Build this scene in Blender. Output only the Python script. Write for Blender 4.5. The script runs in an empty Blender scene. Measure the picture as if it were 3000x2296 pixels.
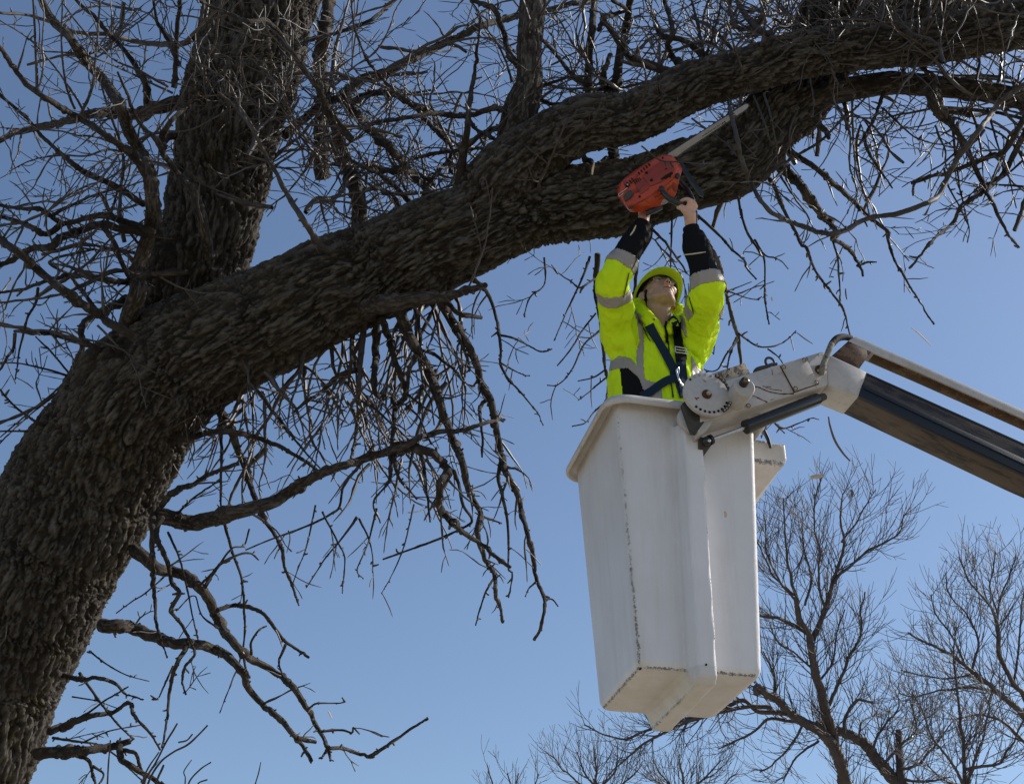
import bpy, bmesh, math, random
import numpy as np
from mathutils import Vector, Matrix
from mathutils.bvhtree import BVHTree

R_ = math.radians
scene = bpy.context.scene
COL = scene.collection
rnd = random.Random(7)

# ------------------------------------------------------------------ camera, sky, sun
FOC = 3963.0
PITCH = R_(31.24)
CAM = np.array([0.0, 0.0, 1.6])
cam_d = bpy.data.cameras.new('camera')
cam_d.sensor_width = 36.0
cam_d.lens = 36.0 * FOC / 3000.0
cam_d.clip_start = 0.1
cam_d.clip_end = 2000.0
cam_o = bpy.data.objects.new('camera', cam_d)
cam_o.location = CAM
cam_o.rotation_euler = (math.pi / 2 + PITCH, 0, 0)
COL.objects.link(cam_o)
scene.camera = cam_o

SUN_EL = R_(37.0)
SUN_AZ = R_(16.0)          # angle of the sun from +X towards +Y
world = bpy.data.worlds.new("World")
scene.world = world
world.use_nodes = True
wn = world.node_tree.nodes
wl = world.node_tree.links
bg = wn['Background']
sky = wn.new('ShaderNodeTexSky')
sky.sky_type = 'NISHITA'
sky.sun_disc = False
sky.sun_elevation = SUN_EL
sky.sun_rotation = math.pi / 2 - SUN_AZ
sky.altitude = 300
sky.air_density = 1.0
sky.dust_density = 0.9
sky.ozone_density = 2.2
wl.new(sky.outputs[0], bg.inputs[0])
bg.inputs[1].default_value = 0.122

sun_d = bpy.data.lights.new('sun', 'SUN')
sun_d.energy = 5.0
sun_d.angle = R_(0.53)
sun_d.color = (1.0, 0.95, 0.87)
sun_o = bpy.data.objects.new('sun', sun_d)
sdir = Vector((math.cos(SUN_EL) * math.cos(SUN_AZ), math.cos(SUN_EL) * math.sin(SUN_AZ), math.sin(SUN_EL)))
sun_o.rotation_euler = sdir.to_track_quat('Z', 'Y').to_euler()
sun_o.location = (20, 20, 30)
COL.objects.link(sun_o)

scene.view_settings.view_transform = 'Standard'
scene.view_settings.look = 'None'
scene.view_settings.exposure = 0.2
scene.view_settings.gamma = 1.0
scene.view_settings.use_curve_mapping = False

# ------------------------------------------------------------------ camera geometry
AX = np.array([1.0, 0, 0])
FW = np.array([0, math.cos(PITCH), math.sin(PITCH)])
UP = np.array([0, -math.sin(PITCH), math.cos(PITCH)])


def P(x, y, D):
    return CAM + FW * D + AX * ((x - 1500) / FOC * D) - UP * ((y - 1148) / FOC * D)


def on_plane(x, y, pt, n):
    d = P(x, y, 1.0) - CAM
    t = np.dot(np.asarray(pt) - CAM, n) / np.dot(d, n)
    return CAM + d * t


# ------------------------------------------------------------------ materials
MATS = {}


def mat_base(name, rough=0.6, spec=0.3):
    m = bpy.data.materials.new(name)
    m.use_nodes = True
    nt = m.node_tree
    b = nt.nodes['Principled BSDF']
    b.inputs['Roughness'].default_value = rough
    b.inputs['Specular IOR Level'].default_value = spec
    MATS[name] = m
    return m, nt, b


def N(nt, t, **kw):
    n = nt.nodes.new(t)
    for k, v in kw.items():
        setattr(n, k, v)
    return n


def noise_node(nt, scale, detail=5, rough=0.6, vec=None, stretch=None, rot=None):
    n = N(nt, 'ShaderNodeTexNoise')
    n.inputs['Scale'].default_value = scale
    n.inputs['Detail'].default_value = detail
    n.inputs['Roughness'].default_value = rough
    tc = N(nt, 'ShaderNodeTexCoord')
    src = tc.outputs['Object']
    if rot:
        mr = N(nt, 'ShaderNodeMapping')
        mr.inputs['Rotation'].default_value = rot
        nt.links.new(src, mr.inputs['Vector'])
        src = mr.outputs['Vector']
    if stretch:
        mp = N(nt, 'ShaderNodeMapping')
        mp.inputs['Scale'].default_value = stretch
        nt.links.new(src, mp.inputs['Vector'])
        src = mp.outputs['Vector']
    nt.links.new(src, n.inputs['Vector'])
    return n


def ramp(nt, fac, stops):
    r = N(nt, 'ShaderNodeValToRGB')
    el = r.color_ramp.elements
    while len(el) < len(stops):
        el.new(0.5)
    for e, (p, c) in zip(el, stops):
        e.position = p
        e.color = (c[0], c[1], c[2], 1) if len(c) == 3 else c
    nt.links.new(fac, r.inputs[0])
    return r


def mix(nt, fac, a, b, mode='MIX'):
    m = N(nt, 'ShaderNodeMix', data_type='RGBA', blend_type=mode)
    if hasattr(fac, 'is_linked') or hasattr(fac, 'links'):
        nt.links.new(fac, m.inputs[0])
    else:
        m.inputs[0].default_value = fac
    for v, i in ((a, 6), (b, 7)):
        if isinstance(v, tuple):
            m.inputs[i].default_value = (v[0], v[1], v[2], 1)
        else:
            nt.links.new(v, m.inputs[i])
    return m.outputs[2]


def bump(nt, b, h, strength=0.3, dist=0.01):
    bp = N(nt, 'ShaderNodeBump')
    bp.inputs['Strength'].default_value = strength
    bp.inputs['Distance'].default_value = dist
    nt.links.new(h, bp.inputs['Height'])
    nt.links.new(bp.outputs[0], b.inputs['Normal'])


def simple(name, col, rough=0.6, spec=0.3, var=0.15, scale=30, metal=0.0, bmp=0.0, stretch=None):
    m, nt, b = mat_base(name, rough, spec)
    b.inputs['Metallic'].default_value = metal
    n = noise_node(nt, scale, 5, 0.65, stretch=stretch)
    lo = tuple(c * (1 - var) for c in col)
    hi = tuple(min(1, c * (1 + var)) for c in col)
    r = ramp(nt, n.outputs[0], [(0.3, lo), (0.7, hi)])
    nt.links.new(r.outputs[0], b.inputs['Base Color'])
    if bmp:
        bump(nt, b, n.outputs[0], bmp, 0.004)
    return m


def grain_noise(nt, stretch, scale, detail, rough):
    at = N(nt, 'ShaderNodeAttribute', attribute_name='grain')
    mp = N(nt, 'ShaderNodeMapping')
    mp.inputs['Scale'].default_value = (1, 1, stretch)
    nt.links.new(at.outputs['Vector'], mp.inputs['Vector'])
    n = N(nt, 'ShaderNodeTexNoise')
    n.inputs['Scale'].default_value = scale
    n.inputs['Detail'].default_value = detail
    n.inputs['Roughness'].default_value = rough
    n.inputs['Distortion'].default_value = 0.6
    nt.links.new(mp.outputs[0], n.inputs['Vector'])
    return n


def make_bark(name, dark, mid, light, lichen=0.35):
    """wood-aligned bark: brown in the fissures, weathered grey flakes on the ridges"""
    m, nt, b = mat_base(name, 0.85, 0.2)
    n1 = noise_node(nt, 7, 5, 0.6)
    c = ramp(nt, n1.outputs[0], [(0.3, dark), (0.72, mid)]).outputs[0]
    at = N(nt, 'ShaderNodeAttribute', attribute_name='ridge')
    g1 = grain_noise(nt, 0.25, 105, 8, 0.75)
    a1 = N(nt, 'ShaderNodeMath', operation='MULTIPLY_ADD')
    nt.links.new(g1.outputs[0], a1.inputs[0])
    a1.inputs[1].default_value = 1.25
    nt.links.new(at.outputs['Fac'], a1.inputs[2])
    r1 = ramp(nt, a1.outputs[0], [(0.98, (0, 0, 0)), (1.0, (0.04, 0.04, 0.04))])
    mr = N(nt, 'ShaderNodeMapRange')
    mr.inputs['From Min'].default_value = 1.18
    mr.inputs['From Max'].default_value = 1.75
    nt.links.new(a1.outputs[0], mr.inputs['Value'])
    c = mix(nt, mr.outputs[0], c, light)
    n2 = noise_node(nt, 5.0, 4, 0.6)
    n3 = noise_node(nt, 45, 3, 0.6)
    ml = N(nt, 'ShaderNodeMath', operation='MULTIPLY')
    nt.links.new(n2.outputs[0], ml.inputs[0])
    nt.links.new(n3.outputs[0], ml.inputs[1])
    r2 = ramp(nt, ml.outputs[0], [(0.30, (0, 0, 0)), (0.36, (1, 1, 1))])
    ml2 = N(nt, 'ShaderNodeMath', operation='MULTIPLY')
    nt.links.new(r2.outputs[0], ml2.inputs[0])
    ml2.inputs[1].default_value = lichen
    c = mix(nt, ml2.outputs[0], c, (0.13, 0.10, 0.03))
    nt.links.new(c, b.inputs['Base Color'])
    g2 = grain_noise(nt, 0.22, 60, 9, 0.8)
    bump(nt, b, g2.outputs[0], 1.0, 0.035)
    return m


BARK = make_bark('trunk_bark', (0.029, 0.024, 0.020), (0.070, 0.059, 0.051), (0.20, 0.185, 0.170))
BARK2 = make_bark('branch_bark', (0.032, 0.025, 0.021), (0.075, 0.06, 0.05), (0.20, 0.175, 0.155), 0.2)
TWIG = simple('twig_bark', (0.062, 0.049, 0.042), 0.5, 0.4, 0.5, 22)
FARBARK = simple('far_bark', (0.072, 0.058, 0.056), 0.6, 0.3, 0.35, 4)
STEM = simple('smooth_stem_bark', (0.056, 0.047, 0.043), 0.7, 0.25, 0.45, 30, bmp=0.9)


def make_fiberglass():
    m, nt, b = mat_base('white_fiberglass', 0.42, 0.4)
    n1 = noise_node(nt, 3.0, 6, 0.6)
    c0 = ramp(nt, n1.outputs[0], [(0.3, (0.63, 0.61, 0.615)), (0.7, (0.71, 0.695, 0.71))]).outputs[0]
    # vertical dirt streaks
    n2 = noise_node(nt, 16, 5, 0.7, stretch=(1, 1, 0.08))
    r2 = ramp(nt, n2.outputs[0], [(0.48, (0, 0, 0)), (0.8, (0.30, 0.30, 0.30))])
    c1 = mix(nt, r2.outputs[0], c0, (0.38, 0.33, 0.27))
    nh = noise_node(nt, 26, 6, 0.75, stretch=(1.0, 1.0, 2.2))
    nh.inputs['Distortion'].default_value = 1.8
    rh = ramp(nt, nh.outputs[0], [(0.497, (0, 0, 0)), (0.5, (0.5, 0.5, 0.5)), (0.503, (0, 0, 0))])
    npch = noise_node(nt, 4, 3, 0.6)
    rp = ramp(nt, npch.outputs[0], [(0.55, (0, 0, 0)), (0.65, (1, 1, 1))])
    mh = N(nt, 'ShaderNodeMath', operation='MULTIPLY')
    nt.links.new(rh.outputs[0], mh.inputs[0])
    nt.links.new(rp.outputs[0], mh.inputs[1])
    c1 = mix(nt, mh.outputs[0], c1, (0.20, 0.19, 0.18))
    # scuffs where the paint is rubbed: attribute 'wear'
    at = N(nt, 'ShaderNodeAttribute', attribute_name='wear')
    n3 = noise_node(nt, 46, 9, 0.85)
    n3b = noise_node(nt, 190, 4, 0.7)
    ad = N(nt, 'ShaderNodeMath', operation='ADD')
    nt.links.new(n3.outputs[0], ad.inputs[0])
    ms = N(nt, 'ShaderNodeMath', operation='MULTIPLY')
    nt.links.new(n3b.outputs[0], ms.inputs[0])
    ms.inputs[1].default_value = 0.45
    nt.links.new(ms.outputs[0], ad.inputs[1])
    ma = N(nt, 'ShaderNodeMath', operation='MULTIPLY_ADD')
    nt.links.new(at.outputs['Fac'], ma.inputs[0])
    ma.inputs[1].default_value = 0.34
    nt.links.new(ad.outputs[0], ma.inputs[2])
    r3 = ramp(nt, ma.outputs[0], [(0.965, (0, 0, 0)), (1.0, (0.85, 0.85, 0.85))])
    c2 = mix(nt, r3.outputs[0], c1, (0.06, 0.06, 0.064))
    at2 = N(nt, 'ShaderNodeAttribute', attribute_name='grime')
    n4 = noise_node(nt, 7, 6, 0.7)
    m4 = N(nt, 'ShaderNodeMath', operation='MULTIPLY')
    nt.links.new(at2.outputs['Fac'], m4.inputs[0])
    r4 = ramp(nt, n4.outputs[0], [(0.3, (0.25, 0.25, 0.25)), (0.75, (1, 1, 1))])
    nt.links.new(r4.outputs[0], m4.inputs[1])
    c3 = mix(nt, m4.outputs[0], c2, (0.36, 0.30, 0.22))
    nt.links.new(c3, b.inputs['Base Color'])
    n5 = noise_node(nt, 70, 6, 0.6)
    bump(nt, b, n5.outputs[0], 0.22, 0.006)
    return m


FIBER = make_fiberglass()


def make_rusty(name, base, rust_lo, rust_col=(0.13, 0.05, 0.02), sc=9, stretch=None, rough=0.5, rot=None, specks=0.0, soft=0.025):
    m, nt, b = mat_base(name, rough, 0.35)
    n0 = noise_node(nt, 5, 5, 0.6)
    c0 = ramp(nt, n0.outputs[0], [(0.3, tuple(x * 0.85 for x in base)), (0.7, base)]).outputs[0]
    n1 = noise_node(nt, sc, 10, 0.78, stretch=stretch, rot=rot)
    r1 = ramp(nt, n1.outputs[0], [(rust_lo, (0, 0, 0)), (rust_lo + soft, (1, 1, 1))])
    rc = ramp(nt, noise_node(nt, 40, 5, 0.7).outputs[0], [(0.35, tuple(x * 0.5 for x in rust_col)), (0.7, rust_col)]).outputs[0]
    c = mix(nt, r1.outputs[0], c0, rc)
    n2 = noise_node(nt, 3, 6, 0.7, stretch=(1, 1, 0.5))
    r2 = ramp(nt, n2.outputs[0], [(0.5, (0, 0, 0)), (0.75, (0.45, 0.45, 0.45))])
    c = mix(nt, r2.outputs[0], c, (0.30, 0.20, 0.11) if base[0] > 0.3 else tuple(x * 0.6 for x in base))
    if specks:
        ns_ = noise_node(nt, 75, 3, 0.6)
        rs_ = ramp(nt, ns_.outputs[0], [(specks, (0, 0, 0)), (specks + 0.03, (1, 1, 1))])
        c = mix(nt, rs_.outputs[0], c, (0.09, 0.045, 0.03))
        ng_ = noise_node(nt, 22, 6, 0.7)
        rg_ = ramp(nt, ng_.outputs[0], [(0.45, (0, 0, 0)), (0.75, (0.4, 0.4, 0.4))])
        c = mix(nt, rg_.outputs[0], c, (0.26, 0.22, 0.18))
    nt.links.new(c, b.inputs['Base Color'])
    bump(nt, b, n1.outputs[0], 0.25, 0.004)
    return m


WHITEMETAL = make_rusty('white_painted_steel', (0.50, 0.475, 0.46), 0.635, specks=0.70)
RUSTPLATE = make_rusty('rusted_plate', (0.17, 0.10, 0.05), 0.47, (0.10, 0.042, 0.016))
MOTTLED = make_rusty('mottled_rusty_paint', (0.42, 0.34, 0.24), 0.50, (0.10, 0.055, 0.03), 30)
DARKSTEEL = simple('dark_bracket_steel', (0.052, 0.046, 0.040), 0.6, 0.35, 0.4, 30)
BLACKGLOSS = simple('black_gloss_paint', (0.012, 0.012, 0.013), 0.22, 0.5, 0.2, 20)
CHROME = simple('piston_chrome', (0.45, 0.45, 0.45), 0.25, 0.5, 0.1, 20, metal=1.0)
BOLT = simple('weathered_bolt', (0.36, 0.31, 0.25), 0.5, 0.4, 0.4, 60)
HOSE = make_rusty('hose_sleeve', (0.20, 0.19, 0.16), 0.52, (0.05, 0.045, 0.04), 40, rough=0.85)
HOLE = simple('hole_shade', (0.02, 0.016, 0.012), 0.9, 0.1, 0.2, 30)  # near-black colour stands for the shade inside openings
RED = simple('faded_red_paint', (0.33, 0.10, 0.09), 0.7, 0.2, 0.4, 80)
RUSTLINE = simple('rust_stain', (0.085, 0.035, 0.018), 0.8, 0.15, 0.5, 60)

SKIN = simple('skin', (0.56, 0.345, 0.265), 0.5, 0.35, 0.10, 40)
MATS['skin'].node_tree.nodes['Principled BSDF'].inputs['Subsurface Weight'].default_value = 0.12
MATS['skin'].node_tree.nodes['Principled BSDF'].inputs['Subsurface Radius'].default_value = (0.012, 0.005, 0.003)
LIME = None


def make_cloth(name, col, dirt=0.0, rough=0.8, ws=700, spec=0.15):
    m, nt, b = mat_base(name, rough, spec)
    n0 = noise_node(nt, 9, 5, 0.65)
    c = ramp(nt, n0.outputs[0], [(0.3, tuple(x * 0.9 for x in col)), (0.7, col)]).outputs[0]
    if dirt:
        n1 = noise_node(nt, 17, 6, 0.75)
        r1 = ramp(nt, n1.outputs[0], [(0.64, (0, 0, 0)), (0.78, (dirt, dirt, dirt))])
        c = mix(nt, r1.outputs[0], c, (0.10, 0.10, 0.05))
    nt.links.new(c, b.inputs['Base Color'])
    nw = noise_node(nt, ws, 2, 0.5)
    n3 = noise_node(nt, 22, 5, 0.6, stretch=(1, 1, 0.45))
    ad = N(nt, 'ShaderNodeMath', operation='MULTIPLY_ADD')
    nt.links.new(nw.outputs[0], ad.inputs[0])
    ad.inputs[1].default_value = 0.08
    nt.links.new(n3.outputs[0], ad.inputs[2])
    bump(nt, b, ad.outputs[0], 0.5, 0.012)
    return m


LIME = make_cloth('lime_fleece', (0.64, 0.88, 0.015), 0.6)
BLACKCLOTH = make_cloth('black_fleece', (0.006, 0.006, 0.008), 0)
SILVER = make_cloth('silver_reflective_tape', (0.33, 0.295, 0.27), 0.5, 0.5, 300, 0.4)
NAVY = make_cloth('navy_webbing', (0.012, 0.026, 0.05), 0, 0.7)
DENIM = make_cloth('dark_trousers', (0.02, 0.022, 0.03), 0)
SEAM = simple('seam_thread', (0.03, 0.035, 0.02), 0.9, 0.1, 0.2, 60)
HAT = simple('lime_hard_hat', (0.58, 0.80, 0.02), 0.3, 0.5, 0.08, 8)
SWEAT = simple('black_hat_liner', (0.012, 0.012, 0.012), 0.8, 0.15, 0.2, 30)
HAIR = simple('dark_hair', (0.022, 0.017, 0.013), 0.7, 0.3, 0.5, 160, stretch=(1, 1, 0.3))
WIRE = simple('glasses_wire', (0.10, 0.11, 0.09), 0.3, 0.5, 0.1, 40, metal=0.8)
LIPS = simple('lips', (0.34, 0.15, 0.12), 0.5, 0.3, 0.1, 60)
EYEWHITE = simple('eye_white', (0.55, 0.52, 0.5), 0.3, 0.5, 0.05, 60)
DARKEYE = simple('iris', (0.02, 0.02, 0.025), 0.2, 0.5, 0.05, 60)
LENS, _nt, _b = mat_base('clear_lens', 0.04, 0.5)
_b.inputs['Transmission Weight'].default_value = 1.0
_b.inputs['IOR'].default_value = 1.12
_b.inputs['Base Color'].default_value = (0.95, 0.97, 1, 1)
STEEL = simple('buckle_steel', (0.6, 0.6, 0.58), 0.25, 0.5, 0.1, 40, metal=0.9)
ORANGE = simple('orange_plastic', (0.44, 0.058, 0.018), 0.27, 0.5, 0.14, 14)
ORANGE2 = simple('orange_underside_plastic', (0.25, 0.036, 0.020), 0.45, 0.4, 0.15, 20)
BLACKPL = simple('black_plastic', (0.014, 0.015, 0.015), 0.35, 0.5, 0.2, 30)
GREYPL = simple('grey_label', (0.33, 0.30, 0.27), 0.5, 0.4, 0.2, 60)
BARSTEEL = simple('bar_steel', (0.27, 0.25, 0.24), 0.5, 0.4, 0.15, 25, metal=0.2)
CHIPM = simple('pale_wood', (0.50, 0.40, 0.29), 0.7, 0.2, 0.25, 60)
CHIPD = simple('bark_scrap_brown', (0.12, 0.10, 0.09), 0.8, 0.2, 0.3, 60)


def ground_mat():
    m, nt, b = mat_base('dry_grass_ground', 0.95, 0.1)
    n = noise_node(nt, 0.8, 10, 0.7)
    r = ramp(nt, n.outputs[0], [(0.3, (0.24, 0.20, 0.14)), (0.55, (0.34, 0.30, 0.22)), (0.75, (0.42, 0.38, 0.29))])
    nt.links.new(r.outputs[0], b.inputs['Base Color'])
    return m


GROUND = ground_mat()

# ------------------------------------------------------------------ mesh helpers


def world_off(o):
    v = np.zeros(3)
    while o is not None:
        v = v + np.array(o.location)
        o = o.parent
    return v


def new_obj(name, verts, faces, mat, parent=None, smooth=True, attrs=None, mats=None, midx=None):
    v = np.asarray(verts, dtype=np.float64).reshape(-1, 3)
    if parent is not None:
        v = v - world_off(parent)
    me = bpy.data.meshes.new(name)
    if isinstance(faces, np.ndarray) and faces.ndim == 2:
        k = faces.shape[1]
        me.vertices.add(len(v))
        me.vertices.foreach_set('co', v.astype(np.float32).ravel())
        me.loops.add(faces.size)
        me.loops.foreach_set('vertex_index', faces.astype(np.int32).ravel())
        me.polygons.add(len(faces))
        me.polygons.foreach_set('loop_start', (np.arange(len(faces)) * k).astype(np.int32))
        me.update(calc_edges=True)
    else:
        me.from_pydata([tuple(x) for x in v], [], [tuple(int(i) for i in f) for f in faces])
        me.update()
    if mats:
        for m in mats:
            me.materials.append(m)
        if midx is not None:
            me.polygons.foreach_set('material_index', np.asarray(midx, dtype=np.int32))
    elif mat is not None:
        me.materials.append(mat)
    if smooth:
        me.polygons.foreach_set('use_smooth', np.ones(len(me.polygons), dtype=bool))
    if attrs:
        for k, a in attrs.items():
            at = me.attributes.new(k, 'FLOAT', 'POINT')
            at.data.foreach_set('value', np.asarray(a, dtype=np.float32))
    o = bpy.data.objects.new(name, me)
    COL.objects.link(o)
    if parent is not None:
        o.parent = parent
    return o


def thing(name, loc, label, cat, group=None):
    o = bpy.data.objects.new(name, None)
    o.location = tuple(loc)
    o.empty_display_size = 0.2
    COL.objects.link(o)
    o['label'] = label
    o['category'] = cat
    if group:
        o['group'] = group
    return o


def tag(o, label, cat, group=None):
    o['label'] = label
    o['category'] = cat
    if group:
        o['group'] = group
    return o


def nrm(v):
    v = np.asarray(v, dtype=float)
    return v / (np.linalg.norm(v) + 1e-12)


def frame_of(pts):
    """parallel-transport frames along points"""
    n = len(pts)
    T = np.gradient(pts, axis=0)
    T /= np.linalg.norm(T, axis=1)[:, None] + 1e-12
    ref = np.array([0, 0, 1.0]) if abs(T[0][2]) < 0.8 else np.array([1.0, 0, 0])
    A = np.zeros_like(T)
    a = ref - T[0] * np.dot(ref, T[0])
    A[0] = nrm(a)
    for i in range(1, n):
        a = A[i - 1] - T[i] * np.dot(A[i - 1], T[i])
        A[i] = nrm(a)
    return T, A, np.cross(T, A)


def catmull(pts, n):
    pts = np.asarray(pts, dtype=float)
    k = len(pts)
    if k == 2:
        t = np.linspace(0, 1, n)[:, None]
        return pts[0] * (1 - t) + pts[1] * t
    d = np.linalg.norm(np.diff(pts[:, :3], axis=0), axis=1)
    s = np.concatenate([[0], np.cumsum(d)])
    ts = np.linspace(0, s[-1], n)
    m = np.zeros_like(pts)
    m[1:-1] = (pts[2:] - pts[:-2]) / (s[2:] - s[:-2])[:, None]
    m[0] = (pts[1] - pts[0]) / d[0]
    m[-1] = (pts[-1] - pts[-2]) / d[-1]
    idx = np.clip(np.searchsorted(s, ts, side='right') - 1, 0, k - 2)
    h = (s[idx + 1] - s[idx])
    u = ((ts - s[idx]) / h)[:, None]
    h = h[:, None]
    return ((2 * u**3 - 3 * u**2 + 1) * pts[idx] + (u**3 - 2 * u**2 + u) * h * m[idx]
            + (-2 * u**3 + 3 * u**2) * pts[idx + 1] + (u**3 - u**2) * h * m[idx + 1])


def tube_arrays(pts, rad, n=8, caps=True, ell=None):
    pts = np.asarray(pts, dtype=float)
    rad = np.asarray(rad, dtype=float) * np.ones(len(pts))
    T, A, B = frame_of(pts)
    th = np.linspace(0, 2 * math.pi, n, endpoint=False)
    c, s = np.cos(th), np.sin(th)
    ea, eb = (1, 1) if ell is None else ell
    V = pts[:, None, :] + rad[:, None, None] * (A[:, None, :] * c[None, :, None] * ea + B[:, None, :] * s[None, :, None] * eb)
    V = V.reshape(-1, 3)
    m = len(pts)
    i = np.arange(m - 1)[:, None] * n
    j = np.arange(n)[None, :]
    j2 = (j + 1) % n
    F = np.stack([i + j, i + j2, i + n + j2, i + n + j], -1).reshape(-1, 4)
    F = [tuple(f) for f in F]
    if caps:
        F.append(tuple(range(n - 1, -1, -1)))
        F.append(tuple(range((m - 1) * n, m * n)))
    return V, F


class MB:
    """collects shapes into one mesh"""

    def __init__(self):
        self.v = []
        self.f = []
        self.n = 0

    def add(self, V, F):
        V = np.asarray(V, dtype=float).reshape(-1, 3)
        self.v.append(V)
        self.f += [tuple(int(i) + self.n for i in f) for f in F]
        self.n += len(V)
        return self

    def tube(self, pts, rad, n=8, smooth_n=0, ell=None):
        pts = np.asarray(pts, dtype=float)
        rad = np.asarray(rad, dtype=float) * np.ones(len(pts))
        if smooth_n:
            q = catmull(np.column_stack([pts, rad]), smooth_n)
            pts, rad = q[:, :3], q[:, 3]
        return self.add(*tube_arrays(pts, rad, n, True, ell))

    def ellipsoid(self, c, r, M=None, nu=20, nv=12):
        V = []
        F = []
        for i in range(nv + 1):
            ph = math.pi * i / nv
            for j in range(nu):
                th = 2 * math.pi * j / nu
                V.append((math.sin(ph) * math.cos(th) * r[0], math.sin(ph) * math.sin(th) * r[1], math.cos(ph) * r[2]))
        for i in range(nv):
            for j in range(nu):
                j2 = (j + 1) % nu
                a, b, c_, d = i * nu + j, i * nu + j2, (i + 1) * nu + j2, (i + 1) * nu + j
                F.append((a, d, c_, b))
        V = np.array(V)
        if M is not None:
            V = V @ np.asarray(M).T
        return self.add(V + np.asarray(c), F)

    def prism(self, poly, ext):
        """closed polygon (3D points) extruded by a vector"""
        poly = np.asarray(poly, dtype=float)
        n = len(poly)
        V = np.vstack([poly, poly + np.asarray(ext)])
        F = [tuple(range(n - 1, -1, -1)), tuple(range(n, 2 * n))]
        for i in range(n):
            j = (i + 1) % n
            F.append((i, j, n + j, n + i))
        return self.add(V, F)

    def box(self, c, ax, sz):
        """box: centre, 3 axes (rows), half sizes"""
        ax = np.asarray(ax)
        V = []
        for sx in (-1, 1):
            for sy in (-1, 1):
                for sz_ in (-1, 1):
                    V.append(np.asarray(c) + ax[0] * sx * sz[0] + ax[1] * sy * sz[1] + ax[2] * sz_ * sz[2])
        F = [(0, 1, 3, 2), (4, 6, 7, 5), (0, 4, 5, 1), (2, 3, 7, 6), (0, 2, 6, 4), (1, 5, 7, 3)]
        return self.add(V, F)

    def arr(self):
        return np.vstack(self.v), self.f

    def build(self, name, mat, parent=None, smooth=True, bevel=0.0, seg=2, fix=True):
        V, F = self.arr()
        o = new_obj(name, V, F, mat, parent, smooth)
        if fix or bevel:
            bm = bmesh.new()
            bm.from_mesh(o.data)
            bmesh.ops.recalc_face_normals(bm, faces=bm.faces)
            if bevel:
                ed = [e for e in bm.edges if len(e.link_faces) == 2 and e.calc_face_angle(0) > 0.6]
                bmesh.ops.bevel(bm, geom=ed, offset=bevel, segments=seg, profile=0.5, affect='EDGES', clamp_overlap=True)
                bmesh.ops.recalc_face_normals(bm, faces=bm.faces)
            bm.to_mesh(o.data)
            bm.free()
        if smooth:
            for p in o.data.polygons:
                p.use_smooth = True
            try:
                o.data.set_sharp_from_angle(angle=R_(25 if bevel else 38))
            except Exception:
                pass
        return o


def remesh(V, F, voxel, smooth_iter=2, lam=0.5):
    """voxel union of overlapping shapes, returns arrays"""
    me = bpy.data.meshes.new('tmp')
    me.from_pydata([tuple(x) for x in V], [], [tuple(f) for f in F])
    bm = bmesh.new()
    bm.from_mesh(me)
    bmesh.ops.recalc_face_normals(bm, faces=bm.faces)
    bm.to_mesh(me)
    bm.free()
    o = bpy.data.objects.new('tmp', me)
    COL.objects.link(o)
    md = o.modifiers.new('r', 'REMESH')
    md.mode = 'VOXEL'
    md.voxel_size = voxel
    md.use_smooth_shade = True
    if smooth_iter:
        ms = o.modifiers.new('s', 'SMOOTH')
        ms.factor = lam
        ms.iterations = smooth_iter
    dg = bpy.context.evaluated_depsgraph_get()
    ev = o.evaluated_get(dg)
    em = ev.to_mesh()
    nv = len(em.vertices)
    vv = np.zeros(nv * 3, dtype=np.float32)
    em.vertices.foreach_get('co', vv)
    ff = [tuple(p.vertices) for p in em.polygons]
    ev.to_mesh_clear()
    bpy.data.objects.remove(o)
    bpy.data.meshes.remove(me)
    return vv.reshape(-1, 3).astype(float), ff


# ------------------------------------------------------------------ numpy noise
def _h(ix, iy, iz, k=0):
    n = (ix.astype(np.int64) * 73856093) ^ (iy.astype(np.int64) * 19349663) ^ (iz.astype(np.int64) * 83492791) ^ (k * 2654435761 & 0x7fffffff)
    n = (n ^ (n >> 13)) * 1274126177 & 0x7fffffff
    n = (n ^ (n >> 16)) & 0xffff
    return n / 65535.0


def vnoise(q, k=0):
    f = np.floor(q)
    i = f.astype(np.int64)
    t = q - f
    t = t * t * (3 - 2 * t)
    r = 0
    for a in (0, 1):
        wa = t[:, 0] if a else 1 - t[:, 0]
        for b in (0, 1):
            wb = t[:, 1] if b else 1 - t[:, 1]
            for c in (0, 1):
                wc = t[:, 2] if c else 1 - t[:, 2]
                r = r + wa * wb * wc * _h(i[:, 0] + a, i[:, 1] + b, i[:, 2] + c, k)
    return r


def fbm(q, o=3, k=0):
    r, a, s = 0, 0.5, 0
    for j in range(o):
        r = r + a * vnoise(q * 2**j, k + j)
        s += a
        a *= 0.55
    return r / s


def voro(q, k=0):
    f = np.floor(q)
    i = f.astype(np.int64)
    d1 = np.full(len(q), 9.0)
    d2 = np.full(len(q), 9.0)
    for a in (-1, 0, 1):
        for b in (-1, 0, 1):
            for c in (-1, 0, 1):
                X, Y, Z = i[:, 0] + a, i[:, 1] + b, i[:, 2] + c
                dx = X + _h(X, Y, Z, k + 11) - q[:, 0]
                dy = Y + _h(X, Y, Z, k + 23) - q[:, 1]
                dz = Z + _h(X, Y, Z, k + 37) - q[:, 2]
                d = dx * dx + dy * dy + dz * dz
                m = d < d1
                d2 = np.where(m, d1, np.minimum(d2, d))
                d1 = np.where(m, d, d1)
    return np.sqrt(d1), np.sqrt(d2)


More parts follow.
